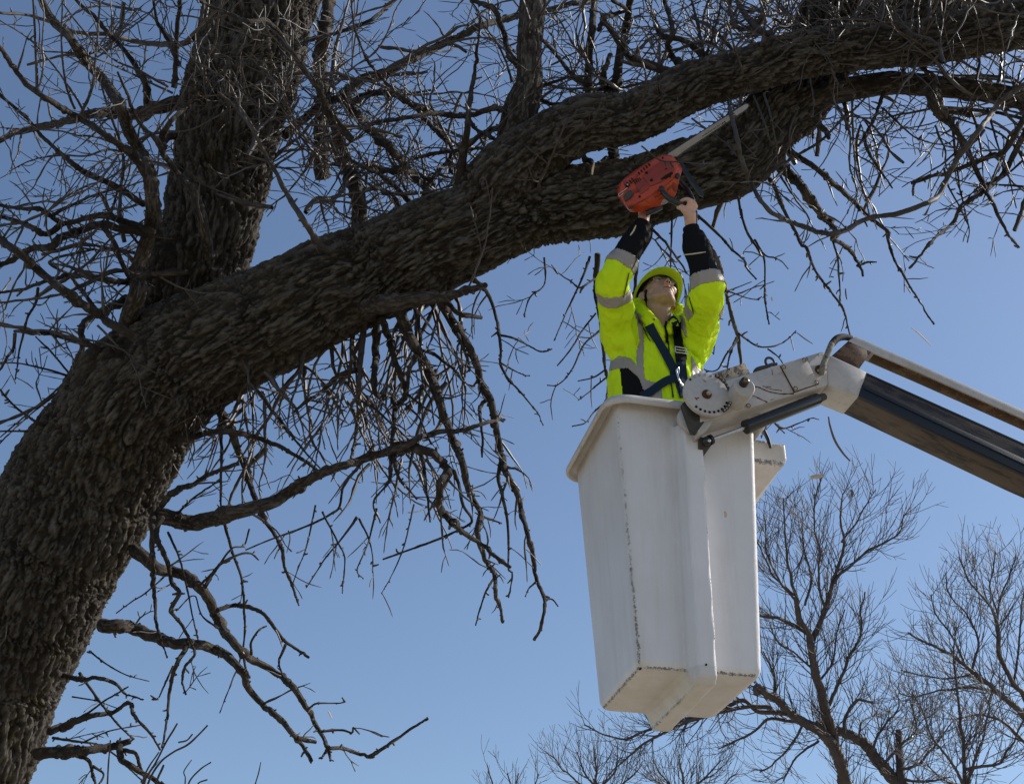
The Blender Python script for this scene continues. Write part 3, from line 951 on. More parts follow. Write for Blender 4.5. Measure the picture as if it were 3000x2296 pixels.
# traced branches: depth at start and end, radius (tile px) start, end, twigs per metre, kind, path
BR = """
7.1 6.9 66 26 3 k D 770,620 800,560 830,350 880,200 885,80 A 975,1450 985,1300 960,1100 900,980 820,830 780,700 720,600 640,490 530,370 450,250 350,140 270,0 200,-150
6.9 6.3 30 18 5 k A 930,1120 860,1010 760,930 640,850 500,760 400,700 300,640 200,560 100,450 0,300 -100,200
7.8 7.9 48 16 5 k A 1180,680 1110,665 1000,690 880,730 700,725 560,740 430,775 250,820 100,860 0,910 -150,980
8.0 8.3 24 10 5 s A 1330,170 1200,270 1000,285 850,260 700,220 500,210 350,150 200,100 0,85 -100,80
7.8 7.0 24 12 5 k A 940,680 930,540 870,420 790,310 700,220 600,110 480,0 400,-100
7.4 7.0 22 16 4 k A 1120,560 1130,400 1140,200 1160,0 1170,-100
7.6 7.3 16 10 5 k A 1150,420 1080,260 1010,150 980,0 970,-80
7.0 6.4 26 14 4 k B 60,900 A 2130,740 2050,590 1900,370 1800,220 1720,140 1600,140 1500,100 1350,40 1250,-20
6.9 6.4 26 9 4 s B 0,1560 A 2100,1600 1950,1420 1830,1220 1760,1090 1680,950 1600,800 1500,680 1400,590
7.2 6.6 38 8 2 k A 1340,1640 1310,1450 1250,1250 1130,1110 1060,1000 1010,900 930,830 860,720 800,580 760,470
6.9 6.7 24 12 3 k A 1020,920 1100,780 1200,680 1270,600
7.9 7.0 34 22 3 k A 1200,800 1150,850 1070,890 1050,960
7.0 6.9 24 10 5 k A 920,1310 750,1200 600,1130 480,1060 370,960 250,850 130,720 0,600 -100,520
7.0 6.8 28 14 4 k A 980,1490 800,1430 650,1390 560,1400 400,1440 330,1400 240,1340 130,1340 0,1310 -80,1300
7.0 6.9 24 14 4 k A 400,1430 300,1500 220,1470 120,1430 0,1390 -80,1360
7.2 6.8 32 20 4 k A 1000,1510 800,1470 650,1440 520,1480 400,1520 350,1580 200,1600 30,1690 -100,1740
6.9 6.9 18 22 2 k A 650,1440 720,1540 780,1680 D 830,90 1000,80 1200,60
7.3 7.2 16 9 4 s A 800,1560 770,1330 780,1180 790,1000 700,700 640,520
7.0 6.8 13 7 2 k A 690,1430 720,1350 760,1220 810,1180
6.9 6.7 14 7 3 k A 330,1400 480,1310 600,1260 800,1210
6.9 6.8 11 8 4 s A 240,570 230,300 210,0 200,-60
7.0 6.8 10 7 4 s A 480,700 430,560 400,350 400,0
7.0 6.9 12 8 4 s A 520,730 590,560 620,350 640,0
6.9 6.7 9 6 4 s A 530,700 470,600 350,430 200,260 0,130
7.3 6.8 10 6 4 s A 1080,560 900,460 760,400 640,300 520,180 400,20
7.4 6.7 9 6 4 s A 1110,600 940,520 800,450 620,380 480,340 250,330
7.0 6.7 9 5 5 s A 760,930 620,880 500,870 380,840 200,830 0,820
7.0 6.7 9 5 5 s A 860,1000 700,960 560,1000 400,1000 240,1020 60,1100
7.1 6.8 11 6 5 s A 930,1290 800,1340 660,1350
8.3 8.6 52 46 4 k A 2080,1150 2060,900 2080,620 2050,450 2080,250 2110,0 2130,-150
7.9 8.3 16 15 4 k A 1900,280 2050,240 2193,200 B 110,160 200,120 330,20 400,-60
7.9 7.8 32 26 4 k A 1830,870 1960,750 2080,650 2193,620 B 120,520
8.1 8.1 34 18 4 k B 0,620 130,510 280,470 400,400 640,290 760,240 880,180 1000,140 1160,100 1340,70 1500,30 1600,10 1700,-30
7.0 6.9 32 8 0 k B 755,1190 790,950 810,780 830,620 860,450 880,250 900,120
7.1 7.4 24 12 5 k B 1070,715 960,700 850,740 700,740 570,730 400,760 200,800 0,840 -150,880
7.3 7.0 16 8 5 k B 570,720 430,660 300,545 240,480 150,360 90,200 60,0
7.8 7.6 40 22 4 k B 0,610 70,700 150,790 250,890 340,980 400,1050 480,1150 560,1230 620,1310
7.8 7.5 22 14 5 k B 50,670 120,620 220,590 330,600 400,650 480,710 560,790 640,870 700,940 690,1050 740,1150
7.1 7.5 20 12 6 k B 1060,815 960,840 880,880 800,950 650,980 500,1010 400,1060 250,1120
7.4 7.1 16 12 6 k B 800,750 860,830 950,880 1050,930
7.5 7.7 52 40 5 k B 120,1540 120,1350 90,1200 40,1050 -10,900 -60,760 A 2040,640
7.6 7.5 24 16 5 k B 160,1070 400,1110 500,1120 600,1190
7.2 7.4 26 18 5 k B 1160,420 1100,370 1060,260 1020,150 980,60 850,0 780,-60
7.3 7.6 10 6 5 k B 1100,520 1010,300 940,200 870,60 830,0
7.5 7.7 32 24 6 k B 1650,660 1590,560 1590,420 1610,180 1630,0 1640,-90
7.3 7.5 20 12 6 k B 1580,550 1480,480 1400,380 1300,270
7.2 7.3 14 9 6 k B 1270,560 1450,500 1560,490 1700,470
7.1 7.3 34 20 6 k C 60,500 B 2060,440 1950,410 1860,370 1780,260 1690,150 1660,190
7.2 7.4 24 12 6 k B 1690,150 1680,120 1780,80 1830,60 1740,0 1700,-60
7.4 7.6 32 24 6 k B 1760,580 1790,320 1830,200 1860,0 1870,-90
7.1 7.3 24 16 6 k B 2193,420 2130,360 2090,290 2120,220 2110,100 2070,0 2040,-80
7.3 7.5 28 18 6 k B 1750,620 1700,580 1680,500 1720,350
7.3 7.3 14 9 5 k B 1220,620 1350,680 1450,660 1600,600 1700,560
7.1 7.4 26 14 1 k B 1700,1020 1600,1100 1480,1080 1390,1040 1330,960
7.2 7.2 36 36 0 k B 1740,920 1750,1080
7.2 7.2 32 24 2 k B 1640,1130 1610,1080 1560,1000
7.3 7.1 22 14 5 k B 520,1380 400,1250 280,1140 150,1070 40,1000
7.2 7.1 18 10 4 k B 420,1420 330,1260 200,1200 100,1120
7.3 7.3 12 8 6 s B 900,1100 1000,1000 1050,950
7.6 7.9 16 10 6 k B 500,1300 560,1180 660,1060 760,990 860,960 960,960
6.2 6.4 20 19 2 s C 2300,510 2193,550 2080,620 1990,720 1900,840 1780,1000 1720,1100 1650,1250 1560,1310 1400,1370 1200,1400 1060,1470 960,1500 850,1480 700,1430 580,1370 500,1290 440,1180 400,1080 360,950 330,800 300,690
6.45 6.7 14 8 2 k C 440,1160 600,1070 720,1000 850,930 950,850 1100,700 1200,600
7.2 7.0 38 8 1 k C 620,1060 650,1090 720,1150 790,1220 850,1320 930,1420 1000,1500 K 970,0 1060,60 1110,130 1140,180 1160,240
7.0 7.0 12 6 0 k K 1120,170 1160,155 1200,150 1248,155
7.1 7.0 22 6 2 k C 700,970 740,1000 870,1090 1000,1210 1100,1300 1200,1390 1310,1480 K 1320,0 1360,120 1430,240 1490,340 1560,470 1610,548
7.1 6.9 48 30 2 k C 1560,540 1600,600 1640,700 1720,790
6.95 6.9 24 10 5 k C 1700,770 1800,900 1850,1000 1930,1180 2000,1320 2080,1480 2160,1590
7.1 6.9 15 9 2 k C 1300,600 1240,740 1190,820 1130,940
7.0 6.9 14 6 1 k C 1170,860 1190,960 1250,1060 1310,1150 1350,1210
7.1 6.9 10 7 1 s C 1090,640 1100,950 1120,1120 1180,1280 1200,1390
6.8 6.6 22 17 0 k C 840,760 900,830 940,885
6.9 6.9 28 14 4 k C 2300,660 2193,780 2080,960 1960,1010 1720,1110 1600,1130 1470,1170
6.9 6.9 12 9 1 k C 1590,1130 1490,1170 1480,1250
7.2 7.0 25 10 4 k C 2250,780 2193,870 2080,1090 2000,1180 1850,1280 1780,1330 1740,1420 1640,1500 1560,1600 1500,1680 K 1460,190
7.2 7.3 18 14 4 k C 1700,710 1850,740 2000,730 2193,770 2300,790
7.0 6.9 16 14 3 s C 1530,400 1600,520 1650,590
6.8 6.5 8 6 0 s C 950,440 1010,560 1110,610
6.8 6.6 7 5 1 s C 820,500 840,620 840,750
6.8 6.5 8 6 1 s C 520,600 570,760 600,920 610,1040
6.8 6.5 8 6 1 s C 460,620 530,800 570,930
6.9 6.6 8 6 1 s C 740,700 690,850 690,960 710,1010
6.8 6.4 8 6 1 s C 60,760 180,850 280,920 350,1000
6.2 6.2 6 5 1 s B 1930,940 2050,1030 2193,1045 C 100,1055 220,1045
7.2 7.5 18 14 5 s C 440,175 400,190 340,170 310,100 300,50 320,-40
7.2 7.5 30 18 5 s C 600,270 500,200 420,120 350,0 330,-60
7.2 7.5 20 16 5 s C 470,180 510,100 530,0 540,-60
7.1 7.4 22 16 5 k C 1030,170 940,80 880,0 840,-60
7.1 7.4 18 12 5 k C 700,250 740,130 790,0 800,-60
7.1 7.4 26 18 5 k C 150,380 60,300 0,260 B 2100,240 2020,180
7.2 7.4 20 14 5 k C 1260,130 1180,0 1150,-60
7.1 7.4 14 9 5 k C 140,360 110,200 60,20 50,-50
7.1 7.4 11 8 5 k C 150,370 200,200 250,0 260,-60
7.2 7.4 10 8 4 k C 1600,160 1700,40 1780,-40
7.2 7.4 20 16 4 s C 1580,130 1585,60 1570,0 1560,-60
7.2 6.9 10 5 4 k C 1730,830 1760,1100 1800,1300 1840,1480 1830,1560
7.0 6.8 11 8 4 k C 90,1390 260,1540 350,1640 390,1680 K 410,180 480,255
7.0 6.8 10 7 4 k C 350,1230 400,1450 480,1600 520,1680 K 530,300 548,545
7.0 6.8 16 6 4 k C 560,1150 620,1260 670,1380 740,1500 760,1570 K 790,60 850,200 900,270 980,380 1020,440 1050,560 1070,620 1085,700
7.0 6.9 9 6 3 k K 945,-40 990,120 1000,250 1010,370 1000,430
7.1 7.0 9 5 5 k C 1680,1080 1700,1180 1780,1330 1840,1460
7.2 7.0 9 5 5 k C 2193,1030 2050,1150 1900,1200 1800,1330
7.2 6.9 10 5 5 k C 2193,1200 2000,1190 1850,1180 1700,1130
7.2 6.9 9 5 5 k C 2193,1000 2060,880 1900,800 1760,760 1600,720
7.2 6.9 8 5 5 k C 1290,700 1400,800 1500,880 1680,930 1850,830
7.1 7.0 9 5 5 k C 1960,700 2040,960 2100,1150 2140,1340
6.6 6.4 32 28 4 k D 880,500 750,430 640,350 530,280 420,190 300,110 200,20 A 200,1690 100,1620 0,1540 -80,1480
7.1 6.8 28 10 3 k D 1150,60 1000,85 830,130 650,110 530,95 430,90 380,110 260,140 150,180 0,200 -80,205
7.0 6.9 24 14 4 k D 740,630 700,610 620,560 540,520 440,490 320,465 200,465 90,450
6.9 6.8 13 9 2 k D 100,460 90,550 40,620 0,690 -60,760
7.6 7.7 30 16 3 k D 820,240 770,260 700,300 620,340 560,380 520,440 520,560 470,680 420,800 390,980
7.6 7.3 16 9 3 k D 620,310 560,230 500,150 440,80 320,0 A 600,1600
7.1 6.9 12 8 3 k D 340,1090 220,1020 130,960 60,890 0,820 -60,760
7.1 6.9 10 7 2 k D 330,1100 150,1090 0,1085 -80,1080
7.2 7.0 11 6 3 k D 530,820 420,690 330,580 230,480
7.1 6.9 12 5 2 k D 240,170 230,250 180,350 150,480 120,620 100,760
7.4 7.2 9 6 3 k D 450,730 300,690 150,660 0,660
7.5 7.3 8 6 4 k D 620,560 480,740 350,860 200,980 60,1100 -40,1200
7.5 7.3 8 6 4 k D 560,640 400,800 200,960 0,1130
7.0 6.8 28 13 2 k D 1140,1150 1200,1140 1300,1110 1400,1100 1500,1100 1620,1120 1750,1165 1880,1230 1970,1290 2060,1360
7.1 6.9 13 10 1 k D 1220,1010 1330,1070 1400,1095
7.1 6.9 16 9 2 k D 1400,850 1410,1080 1420,1300 1415,1500 1425,1620
7.3 6.9 32 8 2 k D 1350,860 1440,1000 1490,1100 1530,1220 1580,1340 1620,1480 1690,1640 J 320,20 400,130 450,210 460,290 500,420 550,540
7.0 6.9 18 8 3 k D 1560,740 1680,860 1740,950 1800,1010 1860,1090 1950,1200 2060,1330
7.0 6.8 22 14 2 k D 1040,1560 1110,1480 1240,1430 1330,1370 1430,1330 1540,1300
7.1 6.9 12 7 3 k D 1090,1670 1200,1560 1300,1480 1420,1400
7.0 6.6 58 12 2 k D 1000,1620 1200,1670 1400,1650 1500,1620 1700,1560 1850,1480 2000,1390 2193,1310 E 300,1290 450,1240 560,1200 680,1150 800,1110 920,1090 1050,1070 1180,1020 1260,1010
6.75 6.5 38 14 2 k E 540,1215 620,1200 700,1200 800,1230 870,1290 910,1340 860,1420 845,1530 860,1610 950,1680 J 1440,50 1520,130 1620,190 1700,250 1795,320
7.0 6.8 40 10 4 k E 590,300 650,440 680,520 740,610 780,720 830,850 870,980 890,1040 940,1150 980,1250 1010,1370 1060,1510 1120,1620 J 1600,100 1620,200 1660,310 1700,370 1700,460 1730,560 1745,650
6.9 6.8 10 6 1 k J 1695,380 1640,480 1610,570 1585,655
6.9 6.8 20 14 2 k E 700,590 650,700 640,840
7.0 6.8 32 12 4 k E 840,220 860,260 920,350 980,450 1040,550 1090,670 1120,780 1170,870 1200,980 1220,1110 1250,1230 1290,1370 1340,1480 1380,1600 J 1855,0 1880,110 1910,230 1935,400 1985,510 1975,640 1930,745
6.9 6.8 8 5 1 k J 1985,510 2030,510 2062,550
6.9 6.8 8 5 1 k J 1935,410 1900,440 1875,490
6.9 6.8 14 9 2 k E 1170,880 1120,930 1115,1010 1125,1130 1130,1250
6.9 6.8 15 6 2 k E 1255,1240 1225,1380 1250,1500 1280,1680 J 1770,200 1780,330 1800,360 1777,495
7.1 6.9 18 5 3 k E 1000,60 1110,150 1160,220 1200,330 1225,470 1235,570 1240,660 1290,760 1370,850 1440,930 1490,990 1520,1050
7.0 6.9 10 5 2 k E 1230,470 1320,490 1420,540 1500,580 1575,565
7.0 6.9 9 4 2 k E 1240,655 1300,690 1360,720 1430,735
7.0 6.8 26 16 4 k E 480,360 530,500 560,620 600,750 630,870 570,950 550,1100 540,1250 530,1420
7.1 6.9 28 20 4 k E 450,360 440,600 430,750 440,860 540,850 570,950
7.1 7.0 24 14 4 s E 360,420 345,600 335,800 325,1000 310,1130 285,1270
7.1 6.9 18 10 4 k E 290,450 270,700 260,800
7.1 6.9 15 8 4 k E 160,520 180,700 250,780 330,880 440,960 550,1060 700,1180
7.0 6.8 20 12 4 k E 330,690 200,730 100,830 0,900 -100,980
6.9 6.8 16 7 3 k E 740,570 820,590 900,650 960,710 1000,770 1055,810
7.0 6.9 18 11 4 k E 850,280 930,420 980,500 1020,600 1045,705
7.0 6.8 11 6 4 k E 725,300 720,500 750,800 800,900 820,1060
6.9 6.6 64 22 2 k E 380,300 500,270 700,235 900,220 1050,185 1140,148
7.0 6.9 18 18 1 k E 880,240 980,330 1120,362
6.9 6.8 10 6 4 k E 630,840 730,920 830,990 920,1080
6.8 6.7 9 6 4 k E 640,930 720,1000 760,1080 790,1180
6.7 6.6 17 8 4 k E 720,1230 750,1330 770,1500 790,1680
6.6 6.6 13 8 4 k E 940,1340 970,1420 1000,1560 1040,1680 J 1045,280
6.7 6.7 13 7 4 k E 530,1240 530,1400 430,1530 470,1680
6.7 6.7 16 8 4 k E 560,1250 600,1400 700,1530
6.9 6.9 13 6 4 k E 440,1180 330,1330 230,1440 180,1600 J 240,220
6.9 6.9 9 6 4 k E 1130,1640 1190,1660 1250,1685
7.1 7.0 19 9 3 k E 1860,-40 1850,200 1880,350 1900,520 1910,680 1930,800 1915,900
7.1 7.0 8 5 3 k E 1860,330 1780,430 1700,560 1610,670
7.1 7.0 8 5 3 k E 1880,450 1780,540 1700,700 1600,790 1540,790
7.1 7.0 8 5 3 k E 1850,110 1750,170 1690,130 1620,80 1570,20
7.1 7.0 9 5 3 k E 1810,-30 1760,120 1700,250 1640,380 1590,510
7.1 7.0 7 5 3 k E 1920,690 1840,740 1740,765
7.1 7.0 7 5 3 k E 1920,750 1850,800 1740,885
7.1 7.0 7 5 2 k E 1920,900 1850,960 1780,1040 1700,1058
7.1 7.0 7 5 2 k E 1530,-20 1530,140 1440,220 1400,340
6.9 6.7 7 4 2 k J 1225,-40 1160,220 1080,400 1035,480
6.9 6.8 8 5 3 k J 690,0 780,180 820,270 815,380 810,472
6.9 6.8 9 5 3 k J 890,30 790,170 700,280 595,435
6.9 6.8 8 5 3 k J 900,40 960,160 980,260 980,355
6.9 6.8 8 5 3 k J 1000,-20 960,140 920,250 890,330 930,385
6.9 6.8 8 5 3 k J 650,-40 600,170 550,310 510,430
7.2 6.6 40 12 1 k F 860,190 920,220 1000,290 1100,310 1200,340 1280,410 1350,500 1400,600 1440,700 1530,810 1620,880 1750,960 1880,1050 1950,1150 2010,1280 2080,1390 2110,1450 J 800,1380 900,1410 985,1425
6.6 6.5 13 10 0 k J 970,1425 1060,1370 1150,1310 1230,1255 1305,1210
6.6 6.5 9 6 1 k J 610,1140 660,1110 770,1110 822,1103
6.6 6.5 10 7 1 k J 675,1280 800,1275 850,1290 870,1260 905,1295
6.6 6.5 14 8 0 k J 720,1370 700,1410 690,1432
6.6 6.5 12 8 0 k J 720,1380 728,1420 730,1445
6.6 6.6 11 8 0 k J 265,830 270,760 310,700 360,668
6.6 6.6 11 8 0 k J 230,850 240,910 258,965
7.1 6.5 46 14 1 k F 660,660 750,665 850,680 1000,730 1120,770 1250,770 1370,810 1470,880 1550,960 1600,1070 1680,1160 1780,1240 1880,1360 1940,1440 2000,1535
6.5 6.5 18 14 0 k F 1900,1380 1960,1395 2028,1405
6.9 6.6 17 12 1 k F 1400,560 1500,530 1620,550 1720,620 1830,760 1920,820 1990,870
6.7 6.6 10 7 1 k F 1830,780 1790,880 1810,985
6.9 6.7 22 9 2 k F 1040,-40 1005,60 1030,150 1080,260 1110,380 1150,460 1095,560 1160,640 1220,750 1250,850 1190,920 1170,1010 1190,1095
7.0 6.8 24 8 2 k F 990,-60 975,60 980,300 990,500 1010,680 1070,870
6.8 6.6 18 8 1 k F 1210,780 1130,920 1090,1080 1075,1250 1040,1440
6.8 6.6 8 5 0 k F 1115,925 1060,1040 1020,1120 990,1130
7.0 6.7 22 7 1 k F 360,960 400,975 500,1010 640,1010 740,1040 800,1100 910,1137
7.0 6.6 28 8 1 k F 320,1340 400,1310 500,1270 600,1235 720,1215 830,1165 870,1260 960,1350 1030,1460
7.0 6.7 38 28 1 k F 240,1490 400,1470 550,1460 700,1440 845,1405
6.7 6.5 28 12 2 k F 765,1440 780,1530 880,1590 980,1640 1080,1690
6.7 6.5 16 10 1 k F 790,1460 870,1480 900,1560 930,1640
6.9 6.6 17 10 2 k F 480,1490 570,1530 600,1620 610,1700
6.8 6.6 10 7 1 k F 595,1560 660,1612 600,1720
7.0 6.7 11 7 2 k F 510,965 600,1100 700,1240 800,1340 865,1392
6.8 6.7 12 6 1 k F 420,1290 520,1250 700,1130 820,1058
7.1 6.8 7 4 1 k F 580,830 680,910 800,970 960,1015
6.9 6.7 10 6 2 k F 340,1385 500,1410 650,1440 750,1510 920,1660
6.8 6.7 7 5 1 k F 525,1412 700,1340 905,1300
7.0 6.8 6 4 1 k F 460,1122 620,1145 780,1200
7.0 6.8 12 5 2 k F 1440,0 1500,200 1550,350 1570,500 1570,700 1540,880 1480,1050 1410,1225
6.9 6.8 15 9 2 k F 1320,415 1370,330 1450,240 1580,190 1660,245
6.9 6.8 10 7 2 k F 1290,400 1400,290 1490,170 1570,140 1600,40
7.0 6.8 9 6 2 k F 1080,60 1150,220 1200,420 1240,620 1275,755
7.0 6.8 8 5 2 k F 1100,310 950,450 840,520 750,585
6.9 6.8 8 5 2 k F 1410,680 1300,600 1250,470 1130,570
6.9 6.8 22 13 2 s K 75,-170 90,-60 150,10 200,90 245,190 270,300 300,430 320,520 355,620 375,790 380,900
6.85 6.8 8 5 1 k K 360,610 420,650 510,700 600,690 680,640 727,590
6.8 6.8 6 4 1 k K 540,705 600,750 645,805
6.85 6.8 8 6 1 k K 350,640 280,730 220,840 145,852
6.85 6.9 9 8 0 k K 345,630 310,720 285,830
6.9 6.9 7 5 2 k K 200,90 220,300 225,400 210,600 195,740
6.85 6.8 6 4 1 k K 275,335 350,310 440,270
6.85 6.8 6 4 1 k K 290,333 420,380 490,395
7.0 6.9 8 5 4 k K 460,0 520,100 590,120 640,140 680,190
7.0 6.9 18 12 2 k Z 1896,630 1905,690 1869,755 1860,830 1848,900
7.0 6.9 13 8 2 k Z 1905,665 1945,705 1992,770 2010,800
7.0 6.9 9 7 2 k Z 1968,630 1966,700 1964,780
7.3 7.4 7 5 2 k K 570,1150 640,1215 740,1180 830,1145 872,1155
7.3 7.4 7 5 2 k K 560,1120 600,1190 660,1250
7.3 7.4 9 6 2 k K 560,1100 540,1200 510,1280
7.3 7.4 8 6 3 k K 540,1560 500,1610 485,1640
"""
nb = 0
for line in BR.strip().split('\n'):
    w = line.split(None, 6)
    D0, D1, r0, r1, dens = [float(x) for x in w[:5]]
    pp = parse(w[6])
    pts, t = to_world(pp, D0, D1)
    # depth wanders a little so the branch is not confined to one sheet
    rr = (r0 + (r1 * 0.8 - r0) * t ** 0.8) * 0.456 / FOC * (D0 + (D1 - D0) * t)
    for k in range(1, len(pts)):
        pts[k] = CAM + (pts[k] - CAM) * (1 + 0.022 * math.sin(k * 1.7 + nb))
    kn = w[5] == 'k'
    Lm = np.linalg.norm(np.diff(pts, axis=0), axis=1).sum()
    big = r0 > 30
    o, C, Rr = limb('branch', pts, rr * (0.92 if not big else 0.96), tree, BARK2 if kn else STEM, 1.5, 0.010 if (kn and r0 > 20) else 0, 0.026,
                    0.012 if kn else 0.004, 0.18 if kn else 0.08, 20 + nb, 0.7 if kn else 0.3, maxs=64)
    CL.append((C, Rr, dens, 'b'))
    nb += 1
print('branches', nb)

# twigs
tw = Twigs()
r = random.Random(11)


def pix(p):
    d = np.asarray(p) - CAM
    z = d @ FW
    return 1500 + FOC * (d @ AX) / z, 1148 - FOC * (d @ UP) / z, z


def allowed(x, y):
    """open sky that the photograph keeps clear: few twigs start there"""
    return not (1630 < x < 2330 and 1150 < y < 2296)


for C, Rr, dens, lay in CL:
    L = np.linalg.norm(np.diff(C, axis=0), axis=1).sum()
    x, y, z = pix(C[len(C) // 2])
    n = int(L * dens * 0.85 + r.random())
    for k in range(n):
        i = int(len(C) * (r.uniform(0.1, 0.99)))
        i = min(max(i, 1), len(C) - 2)
        p = C[i]
        px_, py_, _ = pix(p)
        if not (-250 < px_ < 3250 and -250 < py_ < 2500):
            continue
        d = nrm(C[i + 1] - C[i - 1])
        wv = rand_perp(tuple(d), r)
        low = py_ > 900 or (px_ > 2150 and py_ > 350)
        if lay in ('main', 'back'):
            dd = unit((wv[0] + d[0] * 0.3, wv[1] + d[1] * 0.3, wv[2] * 1.0 + 0.2))
            Lt = r.uniform(0.35, 1.1)
            rr0 = r.uniform(0.005, 0.010)
            if low and lay == 'main':
                dd = unit((wv[0], wv[1], wv[2] - 0.6))
                Lt *= 0.5 if px_ > 2100 else 0.8
        else:
            a = R_(r.uniform(30, 70))
            dd = tuple(d[q] * math.cos(a) + wv[q] * math.sin(a) for q in range(3))
            Lt = min(0.55, r.uniform(0.10, 0.42) * (0.6 + Rr[i] / 0.02))
            if low:
                Lt *= 0.62
            rr0 = min(0.0062, max(0.0026, Rr[i] * 0.42))
        trop = (0.0, 0.0, -0.9) if low else (0.0, 0.0, 0.5)
        grow(tw, p, dd, Lt, rr0, 2 if not low else 1, r, 0.038, trop, 0.13, 0.34 if not low else 0.32, (30, 62), 1.4, (0.25, 0.6), 0.0020, 0.35)

# short knobby spurs along every gnarled branch
for C, Rr, dens, lay in CL:
    if lay != 'b':
        continue
    L = np.linalg.norm(np.diff(C, axis=0), axis=1).sum()
    for k in range(int(L * 8)):
        i = min(max(int(len(C) * r.random()), 1), len(C) - 2)
        d = nrm(C[i + 1] - C[i - 1])
        wv = rand_perp(tuple(d), r)
        dd = unit(tuple(d[q_] * 0.5 + wv[q_] for q_ in range(3)))
        l_ = r.choice((r.uniform(0.003, 0.012), r.uniform(0.003, 0.012), r.uniform(0.01, 0.035))) + Rr[i]
        p0 = tuple(C[i])
        p1 = tuple(p0[q_] + dd[q_] * l_ * 0.6 for q_ in range(3))
        p2 = tuple(p0[q_] + dd[q_] * l_ + r.gauss(0, 0.004) for q_ in range(3))
        a_ = r.uniform(0.003, 0.0055) + Rr[i] * 0.16
        tw.add([p0, p1, p2], [a_ * 1.3, a_, a_ * 0.7])

# dense tangle of long thin shoots above the limbs and to the left
FILL = [(0, 0, 1000, 700, 20, 7.0, 8.2), (0, 600, 560, 1250, 12, 6.9, 7.8), (900, 0, 1560, 560, 20, 7.3, 8.4), (1500, 0, 2300, 330, 28, 7.3, 8.3),
        (2200, 0, 3000, 180, 14, 6.7, 7.4), (2300, 250, 3000, 480, 10, 6.9, 7.8), (2000, 30, 3000, 200, 22, 7.3, 8.2), (800, 400, 1500, 700, 20, 7.3, 8.2),
        (560, 1120, 1300, 1450, 26, 6.8, 7.4)]
for x0, y0, x1, y1, cnt, d0, d1 in FILL:
    for k in range(cnt):
        x, y, D = r.uniform(x0, x1), r.uniform(y0, y1), r.uniform(d0, d1)
        p = P(x, y, D)
        hang = y0 > 1000
        a = r.uniform(0, 2 * math.pi)
        dd = unit((math.cos(a), r.uniform(-0.6, 0.6), (math.sin(a) * 0.8 + 0.3) if not hang else -1.2))
        Lt = r.uniform(0.5, 1.4) * (0.55 if hang else 1)
        grow(tw, p - np.array(dd) * Lt * 0.5, dd, Lt, r.uniform(0.006, 0.014), 2, r, 0.044, (0, 0, -0.5 if hang else 0.25), 0.12, 0.32, (30, 62), 1.4, (0.25, 0.6), 0.0021, 0.35)
# weeping strands under the big limb
for k in range(24):
    x = r.uniform(640, 1340)
    y = 1075 - (x - 640) * 0.40 + r.uniform(-30, 20)
    left = r.random() < 0.4
    dd = unit((r.uniform(-1.1, 0.2) if left else r.uniform(-0.25, 0.45), r.uniform(-0.5, 0.5), -1.0))
    Lt = r.uniform(0.55, 1.15) * (0.75 if x < 800 else 1)
    grow(tw, P(x, y + 35, r.uniform(7.15, 7.5)), dd, Lt, r.uniform(0.006, 0.014), 1, r, 0.042, (0, 0, -0.9), 0.10, 0.36, (28, 62), 1.4, (0.25, 0.55), 0.0026, 0.3)
for k in range(14):
    x = r.uniform(2150, 3000)
    y = 330 + r.uniform(-20, 60) + (120 if x < 2330 else 0)
    dd = unit((r.uniform(-0.8, 0.8), r.uniform(-0.5, 0.5), -0.8))
    grow(tw, P(x, y, r.uniform(6.9, 7.4)), dd, r.uniform(0.4, 0.85), r.uniform(0.005, 0.010), 2, r, 0.036, (0, 0, -0.6), 0.12, 0.30, (28, 60), 1.35, (0.22, 0.5), 0.0024, 0.3)
to = tw.build('twigs', TWIG, tree, 4)
to['kind'] = 'stuff'
print('twigs', len(tw.len), len(tw.P))

# thin young shoots rising at the lower left, nearer than the trunk
sb = P(420, 2500, 5.2)
sap = thing('young_shoots', (sb[0], sb[1], 0), 'clump of thin bare upright shoots rising beside the trunk foot at lower left', 'sapling')
for s, q0, q1 in (("F 900,1900 920,1680 1000,1540 1080,1390 1140,1290", 10, 7), ("F 930,1900 950,1680 1030,1540 1120,1470 1200,1430 1280,1360 1335,1305", 10, 7),
                  ("F 690,1900 690,1680 700,1500 710,1400", 8, 6), ("F 960,1900 1000,1680 1050,1560", 12, 9), ("F 1180,1900 1210,1680 1280,1590 1355,1540", 8, 6),
                  ("F 1170,1900 1190,1640 1180,1600 1230,1525", 7, 4), ("F 1220,1900 1270,1680 1330,1650", 8, 6), ("F 1600,1900 1640,1680 1660,1610 1675,1540", 8, 4),
                  ("F 880,1900 920,1650 960,1560 1020,1475", 9, 6), ("F 1150,1410 1200,1400 1235,1360", 7, 6)):
    pts, t = to_world(parse(s), 5.2, 5.1)
    if s.startswith("F 1150"):
        pass
    else:
        pts = np.vstack([[sb[0] + (pts[0][0] - sb[0]) * 0.25, sb[1], 0.0], pts])
        t = np.concatenate([[0], t])
    rr = (q0 + (q1 - q0) * t) * 0.456 / FOC * 5.2 * 0.8
    limb('shoot', pts, rr, sap, STEM, 1.7, 0, 0.02, 0.003, 0.05, 300, 0.35, maxs=12)

# ------------------------------------------------------------------ background trees


